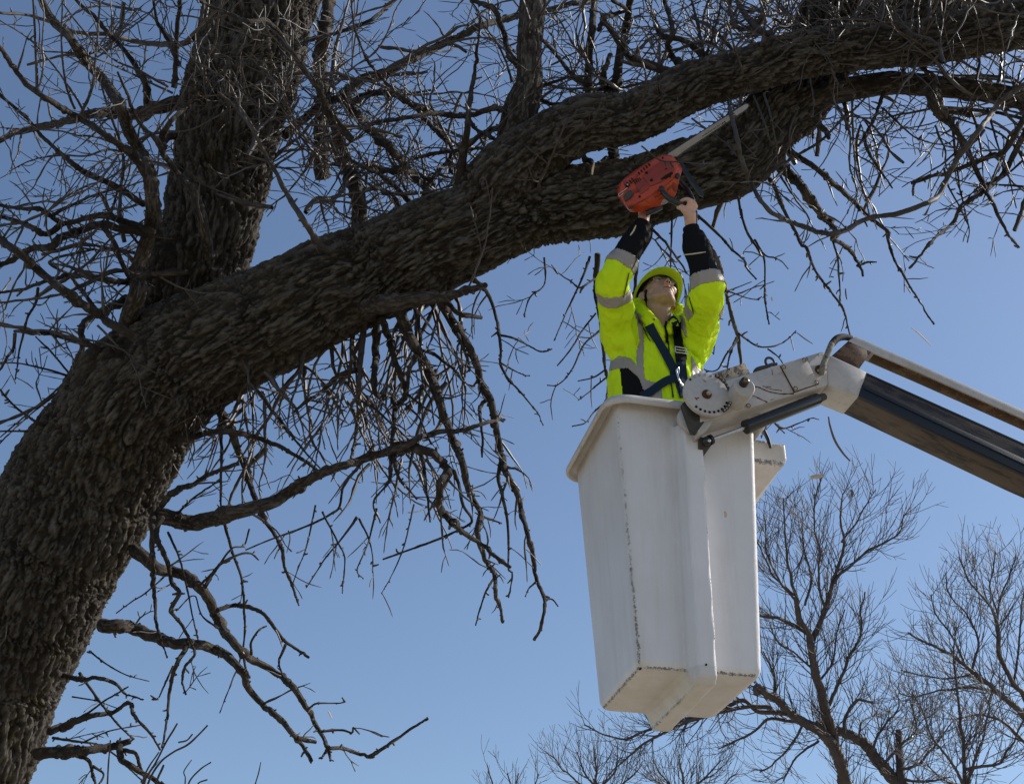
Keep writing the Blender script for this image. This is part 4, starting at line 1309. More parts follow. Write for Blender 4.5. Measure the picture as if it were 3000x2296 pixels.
def far_tree(base_px, D, label, paths, seed, dens=2.6, Lb=2.4, up=0.55, droop=0):
    b = P(base_px[0], base_px[1], D)
    root = thing('bare_tree', (b[0], b[1], 0), label, 'tree', 'bare trees in the background')
    r = random.Random(seed)
    tw = Twigs()
    k = 0
    for s, q0, q1, fl in paths:
        pts, t = to_world(parse(s), D, D + r.uniform(-1.0, 1.0))
        rr = (q0 + (q1 - q0) * t) * 0.5332 * 0.78 / FOC * D
        if fl & 1:
            pts = np.vstack([[b[0], b[1], -0.2], [b[0], b[1], max(0.4, pts[0][2] * 0.5)], pts])
            rr = np.concatenate([[rr[0] * 1.6, rr[0] * 1.2], rr])
        o, C, Rr = limb('trunk' if k == 0 else 'branch', pts, rr, root, FARBARK, 1.6, 0, 0.05, 0.06, 0.10, seed + k, 0.25, maxs=24)
        k += 1
        L = np.linalg.norm(np.diff(C, axis=0), axis=1).sum()
        n = int(L * dens * 3.1)
        for j in range(n):
            f = r.uniform(0.12 if not fl & 1 else 0.3, 1.0)
            i = min(max(int(len(C) * f), 1), len(C) - 2)
            d = nrm(C[i + 1] - C[i - 1])
            w_ = rand_perp(tuple(d), r)
            a = R_(r.uniform(25, 65))
            dd = tuple(d[q] * math.cos(a) + w_[q] * math.sin(a) for q in range(3))
            if droop and r.random() < droop:
                dd = unit((dd[0], dd[1], dd[2] - 0.3))
            Lt = Lb * r.uniform(0.3, 1.0) * (1.15 - 0.5 * f)
            grow(tw, C[i], dd, Lt, min(0.015, max(0.009, Rr[i] * 0.4)), 3, r, 0.16, (0, 0, up * 1.5), 0.09, 0.44, (24, 50), 1.0, (0.32, 0.6), 0.0052, 0.25)
    o = tw.build('twigs', FARBARK, root, 3)
    o['kind'] = 'stuff'
    return root


far_tree((2490, 2420), 30, 'tall bare tree right beside the white bucket with a crown rising toward the boom', [
    ("G 760,1760 710,1680 660,1520 600,1420 500,1350 400,1290 330,1220 220,1150 H 2230,330", 46, 22, 1),
    ("G 650,1500 610,1300 580,1180 540,1050 510,900 500,850 460,780 440,650", 40, 16, 0),
    ("G 520,890 570,790 600,700 640,580 680,450 700,350 680,250 690,80", 20, 4, 0),
    ("G 640,580 720,490 800,420 900,360 1000,300 1040,190", 12, 4, 0),
    ("G 600,720 560,600 560,420 540,250 530,80", 10, 4, 0),
    ("G 500,850 440,810 350,770 250,755 150,720", 16, 8, 0),
    ("G 610,1240 660,1150 720,1000 780,870 790,750 810,620", 14, 5, 0),
    ("G 440,660 400,500 380,350 370,110", 12, 4, 0),
    ("G 450,700 340,560 280,400 260,200", 10, 4, 0),
    ("G 490,700 520,550 480,400 470,180", 10, 4, 0),
    ("G 420,640 300,520 240,380 180,240", 9, 4, 0),
    ("G 690,350 760,250 820,150 870,60", 8, 3, 0),
    ("G 500,1350 380,1330 280,1330 200,1400 100,1440 0,1490", 14, 5, 0),
    ("G 400,1290 230,1280 150,1220 H 2050,400 1850,470 1700,520 1480,580 1300,640 1150,610 1010,540", 18, 5, 0),
    ("G 300,1260 H 2100,420 1900,480 1700,540 1550,610 1400,700 1280,810 1180,900", 16, 5, 0),
    ("G 560,1440 480,1500 420,1560 360,1660", 10, 5, 0),
    ("G 480,1340 420,1450 330,1550 240,1620", 10, 5, 0),
    ("G 540,1060 430,960 340,900 290,800", 10, 4, 0),
    ("G 560,1120 640,1000 660,850 700,720", 9, 4, 0),
    ("G 330,1210 300,1050 260,950", 12, 5, 0),
    ("G 700,1400 710,1300 760,1220 860,1235", 14, 6, 0)], 51, 3.6, 1.7, 0.7)
far_tree((2700, 2480), 33, 'bare tree with a broken stump beside its leaning trunk, right of the tallest one', [
    ("G 1080,1760 1000,1680 920,1600 850,1500 780,1430 680,1390 540,1350", 50, 26, 1),
    ("G 1020,1690 1010,1560 1000,1380", 34, 24, 0),
    ("G 900,1580 1000,1480 1100,1380 1060,1230", 12, 4, 0),
    ("G 850,1500 900,1380 1000,1260 980,1160", 10, 4, 0),
    ("G 1000,1600 1120,1560 1200,1460 1300,1330", 12, 4, 0),
    ("G 1010,1650 1160,1660 1290,1640", 12, 6, 0),
    ("G 780,1430 800,1340 900,1290", 10, 4, 0)], 77, 3.4, 2.2, 0.4)
far_tree((3200, 2500), 31, 'broad bare tree at the right edge of the view, limbs fanning up to the left', [
    ("G 1850,1750 1800,1560 1760,1400 1688,1310 1600,1230 1500,1150 1380,1040 1250,950 1130,900 1050,850", 30, 5, 1),
    ("G 1760,1320 1688,1200 1600,1080 1550,950 1540,800 1500,700 1400,580 1330,430", 22, 4, 0),
    ("G 1540,850 1560,650 1600,550 1650,430", 10, 4, 0),
    ("G 1540,740 1500,620 1520,500 1530,400", 8, 4, 0),
    ("G 1560,1180 1400,1150 1250,1160 1100,1200 1000,1180", 12, 4, 0),
    ("G 1420,1070 1300,1100 1150,1090 1010,1060", 9, 4, 0),
    ("G 1380,1040 1290,860 1200,740 1180,640", 10, 4, 0),
    ("G 1400,1050 1440,900 1380,760 1280,640 1260,520", 10, 4, 0),
    ("G 1740,1500 1660,1420 1560,1330 1420,1300 1300,1330", 14, 5, 0),
    ("G 1640,1130 1660,900 1680,700 1700,560", 10, 4, 0),
    ("G 1700,1300 1750,1050 1800,850", 14, 5, 0)], 91, 3.2, 1.8, 0.6)
far_tree((2840, 2560), 27, 'slender multi-stemmed bare tree between the stump tree and the right-edge tree', [
    ("G 1380,1760 1360,1680 1350,1400 1320,1150 1300,950 1310,820", 16, 4, 1),
    ("G 1370,1720 1280,1550 1180,1400 1120,1260 1080,1180", 12, 4, 0),
    ("G 1365,1700 1440,1500 1480,1330 1520,1180", 12, 4, 0),
    ("G 1355,1500 1430,1380 1450,1240", 9, 4, 0),
    ("G 1360,1600 1560,1560 1640,1420 1700,1300", 12, 4, 0),
    ("G 1350,1700 1240,1640 1160,1560", 9, 4, 0)], 33, 3.4, 1.8, 0.6)
far_tree((1750, 2560), 36, 'low bare tree whose twiggy top shows just below the bucket', [
    ("H 1090,1250 1090,966 1085,850 1080,700", 14, 4, 1),
    ("H 1090,1000 1000,870 960,740", 9, 4, 0),
    ("H 1090,1000 1220,880 1250,760", 9, 4, 0),
    ("H 1090,1050 900,900 780,780 740,740", 9, 4, 0),
    ("H 1090,1100 1300,950 1420,840", 9, 4, 0)], 12, 3.9, 1.6, 0.8)
far_tree((2010, 2600), 36, 'bushy low bare tree crowding the foot of the picture between bucket and tall tree', [
    ("H 1720,1250 1720,1000 1700,860 1680,760", 14, 4, 1),
    ("H 1720,1050 1560,900 1500,790", 10, 4, 0),
    ("H 1720,1050 1880,900 1980,790", 10, 4, 0),
    ("H 1720,1120 1600,1000 1440,920", 9, 4, 0),
    ("H 1720,1120 2000,960 2100,880", 9, 4, 0)], 15, 3.9, 1.6, 0.8)
far_tree((1460, 2640), 38, 'lowest bare treetop, only its tips showing at the bottom left of the bucket', [
    ("H 350,1300 350,1150 340,960 310,830", 9, 4, 1),
    ("H 350,1200 500,1000 530,880", 8, 4, 0),
    ("H 350,1250 600,1080 680,900", 8, 4, 0),
    ("H 350,1200 480,1050 460,880", 8, 4, 0),
    ("H 350,1150 250,980", 8, 4, 0)], 16, 1.6, 1.5, 0.8)

# ------------------------------------------------------------------ aerial lift (bucket, jib, boom)
BA = 0.222
bu = np.array([math.cos(BA), math.sin(BA), 0])
bv = np.array([-math.sin(BA), math.cos(BA), 0])
bz = np.array([0, 0, 1.0])
BC = np.array([0.679, 5.361, 4.578])
WT, WB, DT, DB, BH = 0.635, 0.513, 0.658, 0.558, 1.175
lift = thing('aerial_lift', (BC[0] + 9.0, BC[1] + 2.2, 0.0), 'bucket lift: white fibreglass bucket on a rusty white jib and dark boom', 'aerial lift')


def bl(s, r, z):
    return BC + bu * s + bv * r + bz * z


def half(z):
    t = np.clip(-z / BH, 0, 1)
    return (WT + (WB - WT) * t) / 2, (DT + (DB - DT) * t) / 2


def rrect(hw, hd, rc, k=5):
    out = []
    for (sx, sy, a0) in ((1, 1, 0), (-1, 1, 90), (-1, -1, 180), (1, -1, 270)):
        for i in range(k + 1):
            a = R_(a0 + 90 * i / k)
            out.append((sx * (hw - rc) + rc * math.cos(a), sy * (hd - rc) + rc * math.sin(a)))
    return out


bk = MB()
lev = [(-BH, -0.03, 0.02), (-BH + 0.008, -0.01, 0.03), (-BH + 0.03, 0, 0.024)] + [(-BH + 0.03 + (BH - 0.03) * i / 8, 0, 0.024) for i in range(1, 9)]
inn = [(0 - (BH - 0.035) * i / 8, -0.024, 0.02) for i in range(9)]
V = []
for z, o_, rc in lev + inn:
    hw, hd = half(z)
    for s, q in rrect(hw + o_, hd + o_, max(0.012, rc)):
        V.append(bl(s, q, z))
nr = 24
nl = len(lev) + len(inn)
F = []
for i in range(nl - 1):
    for j in range(nr):
        F.append((i * nr + j, i * nr + (j + 1) % nr, (i + 1) * nr + (j + 1) % nr, (i + 1) * nr + j))
F.append(tuple(range(nr - 1, -1, -1)))
F.append(tuple(range((nl - 1) * nr, nl * nr)))
bk.add(V, F)
RW = 0.041
prof = [(-DT / 2 - 0.055, -0.10), (-DT / 2 - 0.068, -0.16), (-DB / 2 - 0.07, -BH + 0.06), (-DB / 2 - 0.066, -BH - 0.035), (-DB / 2 - 0.035, -BH - 0.062),
        (DB / 2 - 0.04, -BH - 0.075), (DB / 2 - 0.015, -BH - 0.055), (DB / 2 - 0.01, -BH + 0.012), (-DB / 2 + 0.012, -BH + 0.012), (-DT / 2 + 0.008, -0.10)]
bk.prism([bl(-RW, a, b) for a, b in prof], bu * RW * 2)
# fillets where the rib meets the wall and the floor
for sg in (-1,):
    for w_, pr_ in ((0.020, 0.022), (0.010, 0.042)):
        fp = [(-DT / 2 - pr_, -0.11), (-DB / 2 - pr_, -BH - pr_), (DB / 2 - 0.03, -BH - pr_), (DB / 2 - 0.03, -BH + 0.01), (-DB / 2 + 0.01, -BH + 0.01), (-DT / 2 + 0.01, -0.10)]
        s0 = sg * RW if sg > 0 else -RW - w_
        bk.prism([bl(s0, a, b) for a, b in fp], bu * w_)
V, F = bk.arr()
V, F = remesh(V, F, 0.0082, 2, 0.5)
loc = (V - BC)
S_, Q_, Z_ = loc @ bu, loc @ bv, loc[:, 2]
hw, hd = half(Z_)
tz = np.clip(-Z_ / BH, 0, 1)


def gs(d, w):
    return np.exp(-(d / w) ** 2)


er = 0.006
wear = gs(np.hypot(S_ + hw - er, Q_ + hd - er), 0.012) * (0.55 + 0.45 * tz)
wear = np.maximum(wear, gs(np.hypot(Q_ + hd - er, Z_ + BH - er), 0.012) * 1.15)
wear = np.maximum(wear, gs(np.hypot(S_ + hw - er, Z_ + BH - er), 0.012) * 1.15)
wear = np.maximum(wear, gs(np.hypot(S_ - RW, Q_ + hd + 0.066), 0.012) * 0.7)
wear = np.maximum(wear, gs(np.hypot(S_ - hw, Q_ + hd), 0.015) * 0.45)
wear = np.maximum(wear, gs(np.hypot(S_ + RW, Z_ + BH + 0.065), 0.014) * 0.8)
grime = np.clip(gs(Z_ - 0.0, 0.10) * 0.75 + (Z_ < -BH + 0.01) * 0.42 + gs(np.hypot(Q_ + hd, S_ + RW + 0.02), 0.03) * 0.25 + gs(np.hypot(S_ + hw, Q_ + hd), 0.03) * 0.3, 0, 1)
bucket = new_obj('bucket', V, F, FIBER, lift, True, {'wear': wear, 'grime': grime})

# rolled rim
rim = MB()
pf = [(-0.026, -0.012), (-0.026, 0.010), (0.012, 0.012), (0.042, 0.004), (0.056, -0.018), (0.056, -0.036), (0.046, -0.042), (0.040, -0.034), (0.036, -0.012), (0.004, -0.010)]
ring = None
V = []
npf = len(pf)
for o_, z in pf:
    hw0, hd0 = half(0)
    for s, q in rrect(hw0 + o_, hd0 + o_, 0.05 + o_, 6):
        zz = z - (0.012 if s > 0 else 0) * 0
        V.append(bl(s, q, zz))
nr = 28
F = []
for i in range(npf):
    for j in range(nr):
        a, b = i, (i + 1) % npf
        F.append((a * nr + j, a * nr + (j + 1) % nr, b * nr + (j + 1) % nr, b * nr + j))
V = np.array(V)
V[:, 2] += (fbm(V * 6, 2) - 0.5) * 0.01
# subdivide densely so the wear attribute has room
o = new_obj('rim', V, F, FIBER, lift, True)
bm = bmesh.new()
bm.from_mesh(o.data)
bmesh.ops.subdivide_edges(bm, edges=[e for e in bm.edges if e.calc_length() > 0.08], cuts=14, use_grid_fill=True)
bmesh.ops.recalc_face_normals(bm, faces=bm.faces)
for f in bm.faces:
    f.smooth = True
bm.to_mesh(o.data)
bm.free()
at = o.data.attributes.new('grime', 'FLOAT', 'POINT')
at.data.foreach_set('value', np.full(len(o.data.vertices), 0.75, dtype=np.float32))
at = o.data.attributes.new('wear', 'FLOAT', 'POINT')
at.data.foreach_set('value', np.full(len(o.data.vertices), 0.35, dtype=np.float32))

# tool tray hung on the right-hand side
tt = MB()
hw0, hd0 = half(-0.1)
T0 = [bl(hw0 - 0.01, -0.20, -0.03), bl(hw0 + 0.195, -0.20, -0.05), bl(hw0 + 0.195, -0.20, -0.13), bl(hw0 + 0.18, -0.20, -0.155), bl(hw0 - 0.01, -0.20, -0.17)]
T1 = [bl(hw0 - 0.01, 0.22, -0.03), bl(hw0 + 0.195, 0.22, -0.05), bl(hw0 + 0.17, 0.20, -0.20), bl(hw0 + 0.10, 0.18, -0.26), bl(hw0 - 0.01, 0.16, -0.30)]
V = T0 + T1
F = [(4, 3, 2, 1, 0), (5, 6, 7, 8, 9)] + [(i, (i + 1) % 5, 5 + (i + 1) % 5, 5 + i) for i in range(5)]
tt.add(V, F)
V, F = tt.arr()
V, F = remesh(V, F, 0.008, 4)
loc = V - BC
Zt = loc[:, 2]
new_obj('tool_tray', V, F, FIBER, lift, True, {'wear': gs(Zt + 0.045, 0.02) * 0.9 + gs(loc @ bv + 0.2, 0.02) * gs(Zt + 0.15, 0.02) * 0.9, 'grime': (Zt < -0.15) * 0.5 + 0.2})
m = MB()
pp0 = on_plane(2238, 1262, bl(0, -0.215, 0), bv)
pp1 = on_plane(2258, 1312, bl(0, -0.215, 0), bv)
m.tube([pp0, (pp0 + pp1) / 2 + bu * 0.004, pp1], [0.010, 0.009, 0.006], 6)
m.build('strap', BLACKPL, lift)
# small drain holes and a sprayed plug
m = MB()
for x, y in ((1877, 1957),):
    c = on_plane(x, y, bl(0, -DB / 2 - 0.001, 0), bv)
    m.tube([c + bv * 0.01, c - bv * 0.003], 0.004, 10)
c = on_plane(2069, 1946, bl(0, -DB / 2 - 0.071, 0), bv)
m.tube([c + bv * 0.01, c - bv * 0.003], 0.004, 10)
m.build('drain_plug', HOLE, lift)

OFF = {}


def q(px, py, off):
    """point on the vertical plane 'off' metres in front of the bucket's middle"""
    return on_plane(px, py, BC - bv * off, bv)


def slab(name, poly, off, thick, mat, parent=lift, bevel=0.004):
    m = MB()
    m.prism([q(x, y, off) for x, y in poly], bv * thick)
    return m.build(name, mat, parent, True, bevel)


bdir = Vector(nrm(q(3000, 1297, 0.468) - q(2536, 1090, 0.468)))
brot = tuple(bdir.rotation_difference(Vector((1, 0, 0))).to_euler())
BROWNBOOM = make_rusty('greasy_brown_steel', (0.085, 0.062, 0.045), 0.47, (0.022, 0.020, 0.022), 5, (0.28, 1.2, 1.6), 0.5, brot, soft=0.07)
BLACKSLAB = make_rusty('black_wear_plate', (0.013, 0.015, 0.021), 0.60, (0.05, 0.055, 0.07), 9, (0.05, 2, 3), 0.4, brot, soft=0.1)
jib = slab('jib', [(2050, 1137), (2408, 1029), (2424, 1037), (2427, 1127), (2050, 1238)], 0.47, 0.15, WHITEMETAL, bevel=0.006)
slab('boom_head', [(2417.5, 1035), (2442, 1044), (2518, 1079), (2541, 1091), (2527, 1126), (2515, 1163), (2427.5, 1127)], 0.473, 0.156, WHITEMETAL, bevel=0.005)
boom = slab('boom', [(2536, 1090), (3000, 1297), (4400, 1925), (4400, 2010), (3000, 1393), (2512, 1162)], 0.468, 0.15, BROWNBOOM, bevel=0.006)
slab('wear_plate', [(2530, 1124), (3000, 1343), (4400, 1985), (4400, 2004), (3000, 1386), (2517, 1160)], 0.478, 0.012, BLACKSLAB, boom, 0.003)
slab('lower_flange', [(2524, 1152), (3000, 1377), (4400, 1994), (4400, 2008), (3000, 1392), (2514, 1161)], 0.4725, 0.016, BLACKSLAB, boom, 0.001)
slab('upper_flange', [(2538, 1091), (3000, 1298), (4400, 1927), (4400, 1933), (3000, 1305), (2538, 1096)], 0.4725, 0.016, BLACKSLAB, boom, 0.001)
slab('centre_ridge', [(2532, 1134), (3000, 1356), (4400, 1990), (4400, 1993), (3000, 1361), (2532, 1138)], 0.483, 0.010, BLACKSLAB, boom, 0.001)
rod = slab('levelling_channel', [(2508, 985), (3000, 1202), (4400, 1824), (4400, 1846), (3000, 1227), (2854, 1162), (2694, 1091), (2551, 1030), (2484, 998)], 0.46, 0.075, WHITEMETAL, bevel=0.003)
slab('rust_strip', [(2560, 1034), (3000, 1228.5), (4400, 1848), (4400, 1852), (3000, 1233), (2560, 1038)], 0.452, 0.06, RUSTPLATE, rod, 0.001)
slab('bracket_plate', [(2485, 999), (2552, 1031), (2518, 1079), (2438, 1041)], 0.459, 0.085, RUSTPLATE, lift, 0.0015)
# mottled top channel over the disc
slab('top_channel', [(2078, 1096), (2182, 1062), (2200, 1093), (2110, 1122), (2080, 1125)], 0.44, 0.10, MOTTLED, lift, 0.004)
# access panel and its rusty seams
ap = slab('access_panel', [(2287, 1073), (2363, 1049), (2398, 1123), (2328, 1146)], 0.4735, 0.006, WHITEMETAL, lift, 0.001)
m = MB()
for (x0, y0, x1, y1, w_) in ((2286, 1072, 2328, 1150, .0032), (2328, 1149, 2398, 1125, .0022), (2364, 1047, 2367, 1062, .002)):
    p0, p1 = q(x0, y0, 0.472), q(x1, y1, 0.472)
    m.tube([p0, (p0 + p1) / 2 + bz * 0.0015, p1], w_, 6)
m.build('rusty_seam', RUSTLINE, lift)
m = MB()
for poly, w_ in (([(2212, 1132), (2222, 1134), (2235, 1140), (2252, 1147), (2270, 1151), (2292, 1154), (2325, 1153)], 3.2), ([(2235, 1130), (2256, 1139), (2290, 1144)], 1.6),
                 ([(2246, 1132), (2258, 1134)], 1.5), ([(2204, 1158), (2220, 1165), (2234, 1172), (2248, 1178)], 2.4), ([(2258, 1172), (2266, 1169)], 1.2), ([(2262, 1082), (2263, 1098)], 1.0),
                 ([(2206, 1140), (2215, 1134)], 1.6)):
    rr_ = random.Random(len(poly))
    pts = catmull(np.array([q(x, y, 0.4705) for x, y in poly]), 18)
    m.tube(pts, [max(0.0007, w_ / 640 * (0.35 + 0.5 * rr_.random())) for _ in pts], 6, ell=(1, 1))
m.build('rust_scrape', RUSTLINE, lift, fix=False)


def round_(name, x, y, off, r, t, mat, parent=lift, n=20, r2=None, bev=0.0):
    c = q(x, y, off)
    m = MB()
    m.tube([c + bv * t, c], [r, r if r2 is None else r2], n)
    return m.build(name, mat, parent, True, bev)


for (x, y) in ((2357, 1054), (2296.5, 1074), (2393, 1119), (2331, 1137), (2193, 1187)):
    w_ = round_('washer', x, y, 0.4745, 0.010, 0.008, RUSTLINE, lift, 14)
    round_('bolt', x, y, 0.4835, 0.0072, 0.012, BOLT, w_, 6, bev=0.001)

# index disc
disc = round_('disc', 2073, 1153, 0.512, 0.1045, 0.022, WHITEMETAL, lift, 64, bev=0.003)
dc = q(2073, 1153, 0.514)
m = MB()
hub = round_('hub', 2072, 1153, 0.520, 0.021, 0.012, RUSTLINE, disc, 24, bev=0.002)
round_('hub_bolt', 2077, 1150, 0.5285, 0.010, 0.012, BOLT, disc, 6, bev=0.001)
for k in range(9):
    a = R_(-128 + k * 13.2)
    c = dc + (bu * math.cos(a) + bz * math.sin(a)) * 0.089
    m = MB()
    m.tube([c + bv * 0.004, c - bv * 0.0005], 0.0058, 12)
    m.build('index_hole', HOLE, disc)  # solid dark stud, the hole's shade put into its colour
for k in range(5):
    a = R_(140 - k * 16)
    c = dc + (bu * math.cos(a) + bz * math.sin(a)) * 0.094
    m = MB()
    m.tube([c + bv * 0.006, c - bv * 0.002], 0.0052, 10)
    m.build('rivet', BOLT if k else RUSTLINE, disc)
m = MB()
rr_ = random.Random(4)
for k in range(14):
    x, y = 2041 + rr_.gauss(0, 3.5), 1168 + rr_.gauss(0, 3)
    c = q(x, y, 0.5135)
    m.tube([c + bv * 0.002, c - bv * 0.0004], rr_.uniform(0.001, 0.003), 7)
for k in range(8):
    x, y = 2060 + k * 1.2 + rr_.gauss(0, 1), 1112 + k * 0.6 + rr_.gauss(0, 3)
    c = q(x, y, 0.5135)
    m.tube([c + bv * 0.002, c - bv * 0.0004], 0.0014, 6)
m.build('red_paint_mark', RED, disc)
# leaf chain round the disc
for a0, a1, n_ in ((62, 8, 7), (-22, -50, 4)):
    for k in range(n_):
        a = R_(a0 + (a1 - a0) * k / (n_ - 1))
        c = dc + (bu * math.cos(a) + bz * math.sin(a)) * 0.101 - bv * (0.004 + 0.003 * (k % 2))
        tdir = -bu * math.sin(a) + bz * math.cos(a)
        nd = bu * math.cos(a) + bz * math.sin(a)
        m = MB()
        m.box(c, [tdir, nd, bv], (0.0105, 0.0075, 0.003))
        lk = m.build('chain_link', DARKSTEEL, lift, True, 0.0035)
        m = MB()
        m.tube([c - bv * 0.001, c - bv * 0.0065], 0.0036, 10)
        m.build('pin', BOLT, lk)
# pin housing with black knob
c0, c1 = q(2153, 1172, 0.47), q(2153, 1172, 0.47) - bv * 0.115
m = MB()
m.tube([c0 + bv * 0.02, c1 + bv * 0.004, c1], [0.048, 0.047, 0.043], 40)
hs = m.build('pin_housing', WHITEMETAL, lift)
kk = c1 + bz * 0.012 - bu * 0.006
m = MB()
m.tube([kk + bv * 0.01, kk - bv * 0.026, kk - bv * 0.031], [0.0195, 0.0185, 0.012], 24)
m.build('knob', BLACKGLOSS, hs)
m = MB()
for k in range(9):
    a = rr_.uniform(0, 6.28)
    c = kk - bv * 0.0318 + bu * 0.008 * math.cos(a) + bz * 0.008 * math.sin(a)
    m.ellipsoid(c, (0.004, 0.001, 0.003), None, 8, 5)
m.build('chipped_paint', simple('ochre_chip', (0.30, 0.17, 0.04), 0.6, 0.3, 0.4, 90), hs)
# hose over the knuckle
m = MB()
hp = [q(2407, 1096, 0.48), q(2409, 1078, 0.50), q(2417, 1055, 0.50), q(2427, 1030, 0.50), q(2437, 1008, 0.49), q(2452, 992, 0.47), q(2470, 987, 0.45), q(2492, 990, 0.42)]
m.tube(hp, [.0125, .0135, .0135, .0135, .0145, .0145, .0135, .0125], 16, 40)
hz = m.build('hose', HOSE, lift)
m = MB()
m.tube(hp[4:], [.0155, .0165, .0155, .014], 16, 20)
m.build('hose_tape', BLACKCLOTH, hz)
round_('hose_port', 2403, 1082, 0.478, 0.022, 0.01, RUSTLINE, lift, 20)
m = MB()
m.tube([q(2396, 1085, 0.487), q(2420, 1082, 0.487)], 0.0065, 10)
m.build('hose_clamp', BOLT, hz)
# lifting eye
m = MB()
ec = q(2256, 1064, 0.42)
pts = [ec + bu * 0.021 * math.cos(R_(a)) + bz * (0.021 * math.sin(R_(a)) + 0.004) * (1.15 if a > 0 else 1) for a in range(-40, 221, 20)]
m.tube(pts, 0.0058, 10, 30)
eye = m.build('lifting_eye', DARKSTEEL, lift)
m = MB()
m.tube([q(2208, 1090, 0.42), q(2220, 1081, 0.42), q(2245, 1074, 0.42), q(2262, 1068, 0.42), q(2276, 1066, 0.42)], [.005, .010, .009, .009, .007], 8, 20)
m.build('eye_base', DARKSTEEL, lift)

# mounting bracket between jib and bucket
round_('mount_flange', 2029, 1224, 0.435, 0.062, 0.03, WHITEMETAL, lift, 36, bev=0.003)
slab('mount_bracket', [(1999, 1181), (2015, 1169), (2064, 1236), (2042, 1266), (2028, 1264)], 0.468, 0.03, DARKSTEEL, lift, 0.002)
slab('mount_plate', [(2044, 1262), (2062, 1238), (2066, 1241), (2049, 1268)], 0.472, 0.05, WHITEMETAL, lift, 0.001)
slab('jib_end_plate', [(2042, 1238), (2066, 1232), (2084, 1222), (2086, 1240), (2060, 1268), (2046, 1274)], 0.462, 0.13, WHITEMETAL, lift, 0.004)
# levelling cylinder
ca, cb = q(2190, 1249, 0.425), q(2398, 1168, 0.425)
cd = nrm(cb - ca)
m = MB()
m.tube([ca - cd * 0.004, ca, cb - cd * 0.01, cb], [0.024, 0.0285, 0.0285, 0.024], 32)
cyl = m.build('hydraulic_cylinder', BLACKGLOSS, lift)
m = MB()
m.tube([ca - cd * 0.012, ca + cd * 0.012], 0.031, 32)
m.build('gland', BLACKGLOSS, cyl)
re = q(2082, 1288, 0.425)
m = MB()
m.tube([re, ca], 0.0088, 20)
m.build('piston_rod', CHROME, cyl)
m = MB()
m.tube([re - cd * 0.006, re + cd * 0.006], 0.0225, 24)
m.ellipsoid(re - cd * 0.022 - bv * 0.004, (0.02, 0.02, 0.02), None, 16, 10)
m.build('clevis', BLACKGLOSS, cyl)
m = MB()
m.ellipsoid(q(2078, 1290, 0.452), (0.0075, 0.004, 0.0075), None, 12, 8)
m.build('clevis_pin', STEEL, cyl)
slab('clevis_bracket', [(2048, 1278), (2064, 1280), (2086, 1300), (2082, 1308), (2062, 1312), (2049, 1311)], 0.41, 0.10, DARKSTEEL, lift, 0.004)
m = MB()
m.tube([cb - cd * 0.01, cb + cd * 0.035], [0.02, 0.016], 16)
m.build('cylinder_end', DARKSTEEL, lift)

# the boom runs on down out of the picture to a turret on a truck bed
be = (q(4400, 1925, 0.40) + q(4400, 2010, 0.40)) / 2
m = MB()
m.box((be[0] + 0.15, be[1], 1.55), np.eye(3), (0.42, 0.42, 1.2))
m.box((be[0] + 0.15, be[1], 0.9), np.eye(3), (2.6, 1.15, 0.16))
for sx in (-1.7, 1.7):
    for sy in (-1.0, 1.0):
        m.tube([(be[0] + 0.15 + sx, be[1] + sy - 0.14, 0.44), (be[0] + 0.15 + sx, be[1] + sy + 0.14, 0.44)], 0.49, 28)
m.build('turret', WHITEMETAL, lift, True, 0.03)

# ------------------------------------------------------------------ the worker
per = thing('person', (0.70, 5.36, BC[2] - BH + 0.04), 'worker in lime hi-vis jacket and hard hat reaching up with both arms from the bucket', 'person')
shR, elR, wrR = P(1814, 985, 6.42), P(1797, 822, 6.26), P(1884, 655, 6.36)
shL, elL, wrL = P(2048, 972, 6.42), P(2072, 852, 6.20), P(2024, 668, 6.28)
FLOOR = BC[2] - BH + 0.04
HIP = 4.42
f_ = nrm(AX * 0.30 + UP * 0.80 - FW * 0.52)
x_ = AX * 0.97 - UP * 0.23 + FW * 0.206
x_ = nrm(x_ - f_ * np.dot(x_, f_))
z_ = np.cross(f_, x_)
if np.dot(z_, UP) < 0:
    z_ = -z_
HM = np.column_stack([x_, f_, z_])
HO = P(1930, 874, 6.55)


def hp_(p):
    return HO + HM @ np.asarray(p, float)


body = MB()
# head and face (head axes: x to image right, y forward, z up)


def he(c, r):
    body.ellipsoid(hp_(c), r, HM, 24, 16)


def ht(ps, rs, n=10):
    body.tube([hp_(p) for p in ps], rs, n, 12)


he((0, -.012, .045), (.075, .094, .085))
he((0, .030, .020), (.064, .066, .070))
he((0, .040, -.040), (.054, .056, .062))
he((0, .074, -.088), (.031, .020, .018))
he((0, .028, -.052), (.060, .062, .046))
he((0, .020, -.015), (.069, .060, .055))
he((0, .055, -.070), (.042, .042, .036))
for sg in (-1, 1):
    ht([(sg * .058, .010, -.03), (sg * .053, .020, -.052), (sg * .040, .045, -.074), (sg * .014, .072, -.090)], [.014, .016, .017, .015])
    he((sg * .040, .066, -.014), (.024, .022, .024))
    he((sg * .033, .080, .034), (.026, .014, .010))
    he((sg * .0105, .108, -.031), (.0082, .010, .0072))
    # ear: helix and lobe
    ht([(sg * .078, -.012, -.026), (sg * .086, -.022, -.006), (sg * .090, -.026, .018), (sg * .084, -.014, .034), (sg * .076, .000, .026)], [.0075, .0065, .006, .0055, .005], 8)
    he((sg * .079, -.008, .002), (.006, .014, .026))
    he((sg * .080, -.006, -.026), (.006, .008, .010))
ht([(0, .088, .030), (0, .100, .012), (0, .113, -.010), (0, .119, -.026)], [.009, .0085, .009, .0095])
he((0, .094, -.060), (.024, .012, .0065))
he((0, .092, -.0735), (.020, .012, .0075))
